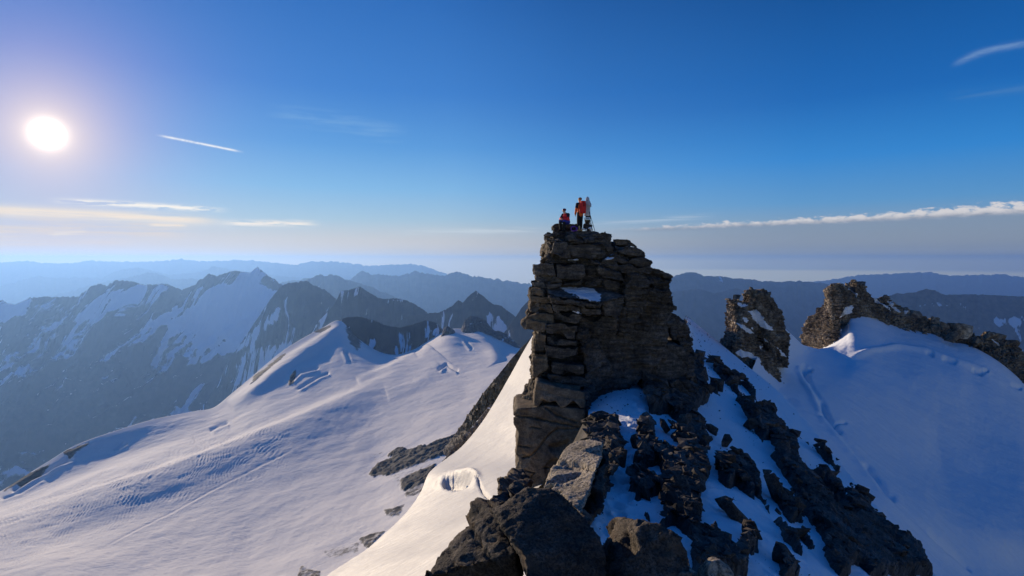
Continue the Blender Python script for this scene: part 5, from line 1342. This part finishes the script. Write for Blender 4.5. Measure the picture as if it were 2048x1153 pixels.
def build_rubble():
    """loose broken rock lying over the bare parts of the flank: uncountable, one object"""
    rg = np.random.RandomState(77)
    sd = FS
    ok = np.argwhere((sd < -2) & (FY < 1185) & (FX < 1980))
    w = FB[ok[:, 0], ok[:, 1], 1] ** -.2
    pick = ok[rg.choice(len(ok), 5200, p=w / w.sum())]
    VV, FF, o = [], [], 0
    for k, (i, j) in enumerate(pick):
        c = FB[i, j]
        s = (1.6 + 11.0 * rg.rand() ** 3.5) / F * c[1] + .02
        V, T = HULL[rg.randint(len(HULL))]
        q = rg.normal(size=3) * np.array([.4, .4, 3.0]) + np.array([0, .4, 0])
        R = np.array(Matrix.Rotation(q[1], 3, 'Y') @ Matrix.Rotation(q[0], 3, 'X') @ Matrix.Rotation(q[2], 3, 'Z'))
        U = (V * np.array([s * (.8 + .9 * rg.rand()), s * (.7 + .7 * rg.rand()), s * (.3 + .5 * rg.rand())])) @ R.T + c + np.array([0, 0, s * .25 + .36 * min(2.0, max(.6, c[1] / 18))])
        VV.append(U); FF.append(T + o); o += len(U)
    off = np.argwhere((sd > 3) & (FY < 1185) & (FX < 1980) & (fbm(FB * .25, 2, 5) > .02))
    for k, (i, j) in enumerate(off[rg.choice(len(off), 520)]):
        c = FB[i, j]; s = (.7 + 1.5 * rg.rand() ** 3) / F * c[1]
        V, T = HULL[rg.randint(len(HULL))]
        VV.append(V * np.array([s, s * (.7 + .6 * rg.rand()), s * .6]) + c + np.array([0, 0, s * .1])); FF.append(T + o); o += len(V)
    big = ok[rg.choice(len(ok), 70)]
    for k, (i, j) in enumerate(big):
        c = FB[i, j]; s = (8 + 9 * rg.rand()) / F * c[1]
        U, T = hull_boulder(c + np.array([0, 0, .3 * min(2.0, max(.6, c[1] / 18))]), (s * 1.2, s, s * .55), int(rg.randint(9000)), 2, .06, (.3 * rg.randn(), .4 + .3 * rg.randn(), 3 * rg.rand()))
        VV.append(U); FF.append(T + o); o += len(U)
    ob = link('rubble', set_mesh('rubble', np.concatenate(VV), np.concatenate(FF), M_scree, False))
    tag(ob, 'loose dark broken rock covering the bare parts of the flank', 'rubble', kind='stuff')
build_rubble()

# ------------------------------------------------------------------ climbers, statue and gear on the top
def capsule(p0, r0, p1, r1, seg=14):
    p0, p1 = np.asarray(p0, float), np.asarray(p1, float)
    ax = p1 - p0; L = np.linalg.norm(ax)
    ax = ax / L if L > 1e-6 else np.array([0, 0, 1.0])
    u = np.cross(ax, [0, 0, 1.0] if abs(ax[2]) < .9 else [1.0, 0, 0]); u /= np.linalg.norm(u); v = np.cross(ax, u)
    prof = [(p0 - ax * r0 * math.cos(a), r0 * math.sin(a)) for a in np.linspace(.02, math.pi / 2, 5)] + \
           [(p1 + ax * r1 * math.sin(a), r1 * math.cos(a)) for a in np.linspace(0, math.pi / 2 - .02, 5)]
    th = np.linspace(0, 2 * math.pi, seg, endpoint=False)
    V = np.concatenate([c + r * (np.cos(th)[:, None] * u + np.sin(th)[:, None] * v) for c, r in prof])
    n = len(prof); F_ = [(i * seg + j, i * seg + (j + 1) % seg, (i + 1) * seg + (j + 1) % seg, (i + 1) * seg + j) for i in range(n - 1) for j in range(seg)]
    return V, F_, [tuple(range(seg))[::-1], tuple((n - 1) * seg + j for j in range(seg))]

def ell(c, r, sub=3):
    V, Fq = ico(sub)
    return V * np.asarray(r) + np.asarray(c), [tuple(f) for f in Fq], []

def fused(shapes, vox, sm=3, xf=None):
    """overlapping closed shapes grown into one continuous skin"""
    Vs, Fs, o = [], [], 0
    for V, Fq, caps in shapes:
        Vs.append(V); Fs += [tuple(i + o for i in f) for f in list(Fq) + list(caps)]; o += len(V)
    me = bpy.data.meshes.new('tmp'); me.from_pydata(np.concatenate(Vs).tolist(), [], Fs); me.update()
    ob = bpy.data.objects.new('tmp', me); COL.objects.link(ob)
    md = ob.modifiers.new('r', 'REMESH'); md.mode = 'VOXEL'; md.voxel_size = vox
    ev = ob.evaluated_get(DEPS()); em = ev.to_mesh()
    V = np.zeros(len(em.vertices) * 3, np.float32); em.vertices.foreach_get('co', V); V = V.reshape(-1, 3).astype(float)
    L = np.zeros(len(em.loops), np.int32); em.loops.foreach_get('vertex_index', L); Fq = L.reshape(-1, 4)
    ev.to_mesh_clear(); bpy.data.objects.remove(ob); bpy.data.meshes.remove(me)
    V = smooth_v(V, Fq, sm)
    if xf is not None: V = xf(V)
    return V, Fq

def chain(pts, radii):
    return [capsule(pts[i], radii[i], pts[i + 1], radii[i + 1]) for i in range(len(pts) - 1)]

def hand(w, d, side, curl=.5):
    """palm, four unequal bent fingers and a thumb at the wrist w, pointing along d; side = direction of the thumb"""
    w, d, s = np.asarray(w, float), np.asarray(d, float), np.asarray(side, float)
    d = d / np.linalg.norm(d); s = s - d * (s @ d); s /= np.linalg.norm(s); n = np.cross(d, s)
    out = [capsule(w, .026, w + d * .045, .028), capsule(w + d * .04 - s * .026, .015, w + d * .085 - s * .028, .012), capsule(w + d * .04 + s * .026, .016, w + d * .088 + s * .028, .013), capsule(w + d * .04, .018, w + d * .09, .015)]
    for k, (off, ln) in enumerate(((.030, .040), (.010, .046), (-.010, .043), (-.029, .034))):
        a = w + d * .088 + s * off
        b = a + (d * .9 + n * curl * .5) * ln
        c = b + (d * (1 - curl) + n * curl) * ln * .8
        out += chain([a, b, c], [.0098, .009, .0078])
    a = w + d * .03 + s * .03; b = a + (d * .6 + s * .55 + n * .3) * .04; c = b + (d * .85 + n * .4) * .035
    return out + chain([a, b, c], [.012, .0105, .009])

def head(c, fwd, up):
    """skull, jaw, nose, brow, lips and ears round the centre c"""
    c = np.asarray(c, float); f = np.asarray(fwd, float); f /= np.linalg.norm(f)
    u = np.asarray(up, float); u = u - f * (u @ f); u /= np.linalg.norm(u); r = np.cross(f, u)
    P_ = lambda x, y, z: c + r * x + f * y + u * z
    return [ell(P_(0, -.012, .03), (.078, .094, .092)), ell(P_(0, .03, -.055), (.055, .062, .058)), capsule(P_(0, .072, .015), .011, P_(0, .096, -.024), .015), capsule(P_(-.04, .068, .03), .014, P_(.04, .068, .03), .014),
            capsule(P_(-.02, .082, -.058), .009, P_(.02, .082, -.058), .009), capsule(P_(0, .07, -.09), .02, P_(0, .06, -.095), .02),
            ell(P_(-.079, -.01, -.01), (.012, .022, .032)), ell(P_(.079, -.01, -.01), (.012, .022, .032))], P_

def placer(loc, rz):
    c, s = math.cos(rz), math.sin(rz); loc = np.asarray(loc, float)
    return lambda V: np.stack([V[:, 0] * c - V[:, 1] * s, V[:, 0] * s + V[:, 1] * c, V[:, 2]], -1) + loc

C_skin = plain('skin', (.62, .40, .30), .55, .3, nz=30, var=.08)
C_orange = plain('orange_shell_fabric', (.85, .15, .03), .7, .25, nz=14, var=.25)
C_red = plain('red_shell_fabric', (.74, .03, .035), .7, .25, nz=14, var=.25)
C_navy = plain('dark_shell_fabric', (.018, .020, .035), .75, .2, nz=14)
C_black = plain('black_fabric', (.014, .014, .016), .8, .2, nz=14)
C_blue = plain('blue_fabric', (.035, .05, .33), .6, .3, nz=14)
C_pack = plain('red_pack_fabric', (.66, .03, .028), .7, .25, nz=18)
C_boot = plain('tan_leather', (.42, .30, .13), .6, .3, nz=20)
C_helm = plain('maroon_helmet_shell', (.16, .018, .028), .35, .5)
C_helm2 = plain('dark_orange_hood_fabric', (.30, .10, .03), .6, .4, nz=16)
C_rope = plain('purple_rope', (.16, .05, .38), .7, .2, nz=60)
C_metal = plain('weathered_iron', (.05, .05, .055), .5, .5, .8)
C_stat = plain('weathered_white_stone', (.52, .52, .54), .85, .2, nz=9, var=.45)
C_plq = plain('pale_blue_plaque', (.55, .72, .82), .5, .4)
C_ink = plain('dark_blue_lettering', (.02, .05, .22), .5, .3)
C_eye = plain('eye_white', (.7, .7, .68), .3, .5); C_iris = plain('iris', (.03, .02, .015), .3, .5)

def eyes(P_, xf, parent):
    for s in (-1, 1):
        V, Fq, _ = ell(P_(s * .03, .074, .008), (.0125,) * 3, 2); part('eye', set_mesh('eye', xf(V), Fq, C_eye), parent)
        V, Fq, _ = ell(P_(s * .03, .0845, .006), (.006,) * 3, 1); part('eye', set_mesh('eye', xf(V), Fq, C_iris), parent)

def body_part(name, shapes, vox, mat, xf, parent, sm=3):
    V, Fq = fused(shapes, vox, sm, xf)
    return part(name, set_mesh(name, V, Fq, mat), parent)

def standing():
    base = P(1160.0, 462.0, 31.35)
    xf = placer(base, math.radians(28))
    e = empty('person', base)
    tag(e, 'standing climber in an orange jacket and black trousers, seen from behind, looking towards the sun', 'person')
    hs, P_ = head((0, .045, 1.665), (-.15, .93, -.28), (0, .2, 1))
    arms = [[(-.19, 0, 1.44), (-.275, -.03, 1.17), (-.27, .06, .92)], [(.19, 0, 1.44), (.27, .02, 1.17), (.22, .20, 1.02)]]
    legs = [[(-.085, 0, .93), (-.088, .04, .50), (-.085, -.02, .09)], [(.085, 0, .93), (.092, .03, .50), (.10, .04, .09)]]
    B = hs + [capsule((0, .01, 1.44), .058, (0, .035, 1.60), .054), capsule((0, 0, 1.0), .135, (0, .01, 1.34), .15), capsule((-.14, 0, 1.42), .06, (.14, 0, 1.42), .06)]
    for a in arms: B += chain(a, [.056, .043, .03])
    for l_ in legs: B += chain(l_, [.085, .06, .042]) + [capsule((l_[2][0], -.04, .04), .035, (l_[2][0], .15, .03), .03)]
    B += hand(arms[0][2], (0, .12, -1), (.8, .5, 0), .5) + hand(arms[1][2], (-.25, .8, -.45), (-.6, 0, .8), .6)
    body_part('body', B, .0075, C_skin, xf, e); eyes(P_, xf, e)
    J = [capsule((0, -.005, .93), .175, (0, 0, 1.15), .17), capsule((0, 0, 1.15), .17, (0, 0, 1.36), .175), capsule((-.17, 0, 1.41), .085, (.17, 0, 1.41), .085), capsule((0, .01, 1.44), .085, (0, .03, 1.53), .078)]
    for a in arms: J += chain(a, [.084, .074, .056])
    body_part('jacket', J, .014, C_orange, xf, e)
    Y_ = []
    for s, a in zip((-1, 1), arms):
        p = np.array(a); Y_ += [capsule(p[0], .091, p[0] * .25 + p[1] * .75, .081), capsule((s * .08, 0, 1.46), .075, p[0], .090)]
        body_part('sleeve', [Y_[-2], Y_[-1]], .013, C_navy, xf, e)
    T = [capsule((-.05, 0, .95), .14, (.05, 0, .95), .14)]
    for l_ in legs: T += chain(l_, [.108, .086, .072])
    body_part('trousers', T, .014, C_black, xf, e)
    for l_ in legs:
        x, y = l_[2][0], l_[2][1]
        body_part('boot', [capsule((x, y - .05, .055), .055, (x, y + .16, .045), .048), capsule((x, y - .02, .06), .06, (x, y - .01, .22), .066), capsule((x - .0, y - .05, .02), .05, (x, y + .17, .02), .05)], .012, C_boot, xf, e, 2)
    hc = np.array((0, .045, 1.665))
    V, Fq, _ = ell((0, .015, 1.725), (.106, .125, .10), 3)
    V[:, 2] = np.maximum(V[:, 2], 1.69 + .25 * np.maximum(0, V[:, 1] - .05)); part('helmet', set_mesh('helmet', xf(V), Fq, C_helm2), e)
    # rucksack on his back: leans on the shoulders, a thing of its own
    b = empty('backpack', xf(np.array([[0, -.25, .98]]))[0])
    tag(b, 'tall red rucksack worn by the standing climber', 'backpack')
    bx = lambda x0, x1, y0, y1, z0, z1, r: [capsule((x0, y, z), r, (x1, y, z), r) for y in np.linspace(y0, y1, 3) for z in np.linspace(z0, z1, 7)]
    body_part('pack_body', bx(-.10, .10, -.30, -.20, 1.0, 1.44, .075), .015, C_pack, xf, b, 4)
    body_part('lid', bx(-.09, .09, -.31, -.19, 1.53, 1.56, .055), .014, C_pack, xf, b, 4)
    body_part('pocket', bx(-.06, .06, -.385, -.37, 1.06, 1.26, .04), .012, C_pack, xf, b, 4)
    for s in (-1, 1):
        body_part('strap', chain([(s * .10, -.16, 1.47), (s * .12, -.02, 1.515), (s * .125, .12, 1.44), (s * .13, .17, 1.25), (s * .15, .05, 1.08), (s * .15, -.15, 1.04)], [.022] * 6), .011, C_black, xf, b, 2)
        body_part('buckle_strap', chain([(s * .05, -.385, 1.50), (s * .05, -.40, 1.30), (s * .05, -.38, 1.02)], [.012] * 3), .008, C_black, xf, b, 1)

def seated():
    base = P(1134, 448.6, 31.40)
    xf = placer(base, math.radians(138))
    e = empty('person', base)
    tag(e, 'seated climber in a red jacket and maroon helmet, bent over on a slab', 'person')
    hs, P_ = head((0, .275, .685), (.1, .66, -.70), (0, .7, .7))
    arms = [[(-.18, .13, .50), (-.26, .25, .26), (-.06, .42, .24)], [(.18, .13, .50), (.26, .26, .26), (.06, .43, .26)]]
    legs = [[(-.09, .03, .10), (-.13, .45, .13), (-.10, .40, -.33)], [(.09, .03, .10), (.14, .44, .16), (.12, .42, -.30)]]
    B = hs + [capsule((0, .14, .52), .055, (0, .20, .63), .052), capsule((0, .0, .13), .135, (0, .11, .42), .145), capsule((-.13, .13, .49), .06, (.13, .13, .49), .06)]
    for a in arms: B += chain(a, [.056, .042, .03])
    for l_ in legs: B += chain(l_, [.088, .06, .042]) + [capsule((l_[2][0], l_[2][1] - .03, l_[2][2] - .06), .035, (l_[2][0], l_[2][1] + .15, l_[2][2] - .07), .03)]
    B += hand(arms[0][2], (.8, .5, -.1), (0, .2, 1), .7) + hand(arms[1][2], (-.8, .5, -.1), (0, .2, 1), .7)
    body_part('body', B, .0075, C_skin, xf, e); eyes(P_, xf, e)
    J = [capsule((0, 0, .20), .165, (0, .05, .28), .172), capsule((0, .05, .28), .175, (0, .11, .42), .17), capsule((-.16, .13, .47), .085, (.16, .13, .47), .085), capsule((0, .14, .50), .082, (0, .18, .58), .078)]
    for a in arms: J += chain(a, [.084, .073, .054])
    body_part('jacket', J, .014, C_red, xf, e)
    for s, a in zip((-1, 1), arms):
        p = np.array(a)
        body_part('sleeve', [capsule(p[0], .091, p[0] * .35 + p[1] * .65, .08), capsule((s * .07, .13, .53), .07, p[0], .09)], .013, C_navy, xf, e)
    body_part('trousers', [capsule((-.06, 0, .10), .135, (.06, 0, .10), .135)] + sum([chain(l_[:2], [.112, .088]) for l_ in legs], []), .014, C_blue, xf, e)
    for l_ in legs:
        body_part('gaiter', chain([(l_[1][0], l_[1][1], l_[1][2] - .02), l_[2]], [.082, .070]), .013, C_black, xf, e)
        x, y, z = l_[2]
        body_part('boot', [capsule((x, y - .05, z - .06), .052, (x, y + .16, z - .07), .046), capsule((x, y - .02, z - .05), .058, (x, y - .01, z + .08), .064)], .012, C_black, xf, e, 2)
    V, Fq, _ = ell((0, .25, .742), (.108, .128, .10), 3)
    k = (V - np.array((0, .25, .742))) @ np.array((0, .55, .83)); d = np.array((0, .55, .83))
    V = V - np.minimum(0, k + .03)[:, None] * d; part('helmet', set_mesh('helmet', xf(V), Fq, C_helm), e)
    V, Fq = fused(chain([(-.08, .335, .735), (0, .40, .71), (.08, .335, .735)], [.016] * 3), .009, 1, xf); part('helmet_brim', set_mesh('helmet_brim', V, Fq, C_helm), e)
    V, Fq = fused(chain([(-.07, .20, .60), (0, .27, .585), (.07, .20, .60), (0, .13, .60), (-.07, .20, .60)], [.035] * 5), .012, 2, xf); part('scarf', set_mesh('scarf', V, Fq, C_stat), e)
    # pole leaning beside
    p0, p1 = P(1121.5, 459, 31.15), P(1126, 437, 31.3)
    V, Fq = fused(chain([p0, p1], [.013, .013]) + [capsule(p1, .022, p1 + (p1 - p0) * .12, .02), capsule(p0 + (p1 - p0) * .06, .03, p0 + (p1 - p0) * .07, .03)], .009, 1)
    tag(link('trekking_pole', set_mesh('trekking_pole', V, Fq, C_black)), 'thin dark pole leaning beside the seated climber', 'pole')

def statue():
    base = P(1174.5, 462.3, 31.75)
    e = empty('statue', base)
    tag(e, 'weathered white robed statue on a dark pedestal behind the standing climber', 'statue')
    s = 31.75 / F
    xf = lambda V: V + base
    # robe: a lathe with folds; veil rises to a point
    n, m = 60, 48
    t = np.linspace(0, 1, n); th = np.linspace(0, 2 * math.pi, m, endpoint=False)
    z = .82 + t * 1.08
    r = np.interp(t, [0, .08, .3, .55, .68, .76, .80, .86, .92, .97, 1.0], [.17, .165, .15, .165, .185, .15, .105, .11, .095, .05, .008])
    R = r[:, None] * (1 + (.07 * np.sin(th * 9 + 2 * t[:, None] * 3) * (1 - t[:, None]) + .03 * np.sin(th * 5)))
    V = np.stack([R * np.cos(th) * 1.0, R * np.sin(th) * .82 - .03 * (t[:, None] > .78), z[:, None] + 0 * R], -1)
    ii = np.arange(n * m).reshape(n, m); q = np.stack([ii[:-1], np.roll(ii, -1, 1)[:-1], np.roll(ii, -1, 1)[1:], ii[1:]], -1).reshape(-1, 4)
    part('robed_figure', set_mesh('robed_figure', xf(V.reshape(-1, 3)), q, C_stat), e)
    hs, _ = head((0, -.045, 1.745), (-.4, -1, 0), (0, 0, 1)); V, Fq = fused(hs, .009, 2, lambda v: (v - [0, -.045, 1.745]) * .86 + [0, -.06, 1.745])
    part('face', set_mesh('face', xf(V), Fq, C_stat), e)
    V, Fq = fused([capsule((-.16, 0, 1.5), .05, (-.17, -.10, 1.36), .045), capsule((-.17, -.10, 1.36), .045, (0, -.19, 1.45), .03), capsule((.16, 0, 1.5), .05, (.17, -.10, 1.36), .045), capsule((.17, -.10, 1.36), .045, (0, -.19, 1.45), .03),
                   capsule((0, -.19, 1.43), .026, (0, -.19, 1.56), .014)], .011, 2, xf)
    part('folded_arms', set_mesh('folded_arms', V, Fq, C_stat), e)
    for k, (w, z0, z1) in enumerate([(.19, .36, .82), (.24, .0, .38)]):
        V, Fq = rockblob((0, 0, (z0 + z1) / 2), (w * 1.15, w, (z1 - z0) * .68), 950 + k, 3, .35, None, 16)
        part('pedestal', set_mesh('pedestal', xf(V), Fq, M_fore, False), e)
    bx = lambda c, h: (np.array([[c[0] + h[0] * a, c[1] + h[1] * b, c[2] + h[2] * d] for a in (-1, 1) for b in (-1, 1) for d in (-1, 1)]), [(0, 1, 3, 2), (4, 6, 7, 5), (0, 4, 5, 1), (2, 3, 7, 6), (0, 2, 6, 4), (1, 5, 7, 3)])
    V, Fq = bx((-.02, -.29, .66), (.135, .012, .075))
    pq = part('plaque', set_mesh('plaque', xf(V), Fq, C_plq, False), e)
    for k, dx in enumerate((-.07, -.03, .01, .05)):
        V, Fq = bx((-.02 + dx, -.306, .66), (.009, .003, .038)); o = part('lettering', set_mesh('lettering', xf(V), Fq, C_ink, False), pq)
    for a, b in [((.10, -.10, 1.02), (.40, -.15, .0)), ((.08, .10, 1.02), (.34, .22, .0)), ((.05, -.2, .5), (.27, -.22, .25))]:
        V, Fq = fused(chain([a, b], [.016, .016]), .009, 1, xf); part('strut', set_mesh('strut', V, Fq, C_metal), e)
    rg = np.random.RandomState(4)
    for k, (px, py, w) in enumerate([(1166, 459, 3.2), (1172, 460, 2.6), (1179, 457, 3.6), (1182, 460, 2.4)]):
        b = rockblob(P(px, py, 31.25), (w * s, w * s, w * s * .6), 970 + k, 3, .3)
        tag(link('snow_clump', set_mesh('snow_clump', *b, M_snow)), 'small clump of white snow lying at the foot of the statue', 'snow clump', 'snow clumps by the statue')

def coil():
    c = P(1147.5, 458, 31.0)
    sh = []
    for k in range(5):
        a0 = k * .7; rr = .13 + .015 * k
        pts = [c + np.array([rr * math.cos(t + a0), .08 * math.sin(t * 2 + k) - .02 * k, .13 * math.sin(t + a0) + .02 * math.sin(3 * t + k)]) for t in np.linspace(0, 2 * math.pi, 13)]
        sh += chain(pts, [.017] * 13)
    sh += chain([c + np.array([-.1, -.05, -.08]), c + np.array([.05, -.1, -.1]), c + np.array([.2, -.06, -.12])], [.017] * 3)
    V, Fq = fused(sh, .011, 1)
    tag(link('rope_coil', set_mesh('rope_coil', V, Fq, C_rope)), 'purple rope coil lying on the summit between the two climbers', 'rope')
standing(); seated(); statue(); coil()

S.view_settings.view_transform = 'Standard'
S.view_settings.look = 'None'
S.view_settings.exposure = 0.0
S.view_settings.gamma = 1.0
S.cycles.volume_bounces = 1
S.cycles.max_bounces = 6
S.cycles.diffuse_bounces = 3
S.cycles.use_denoising = True
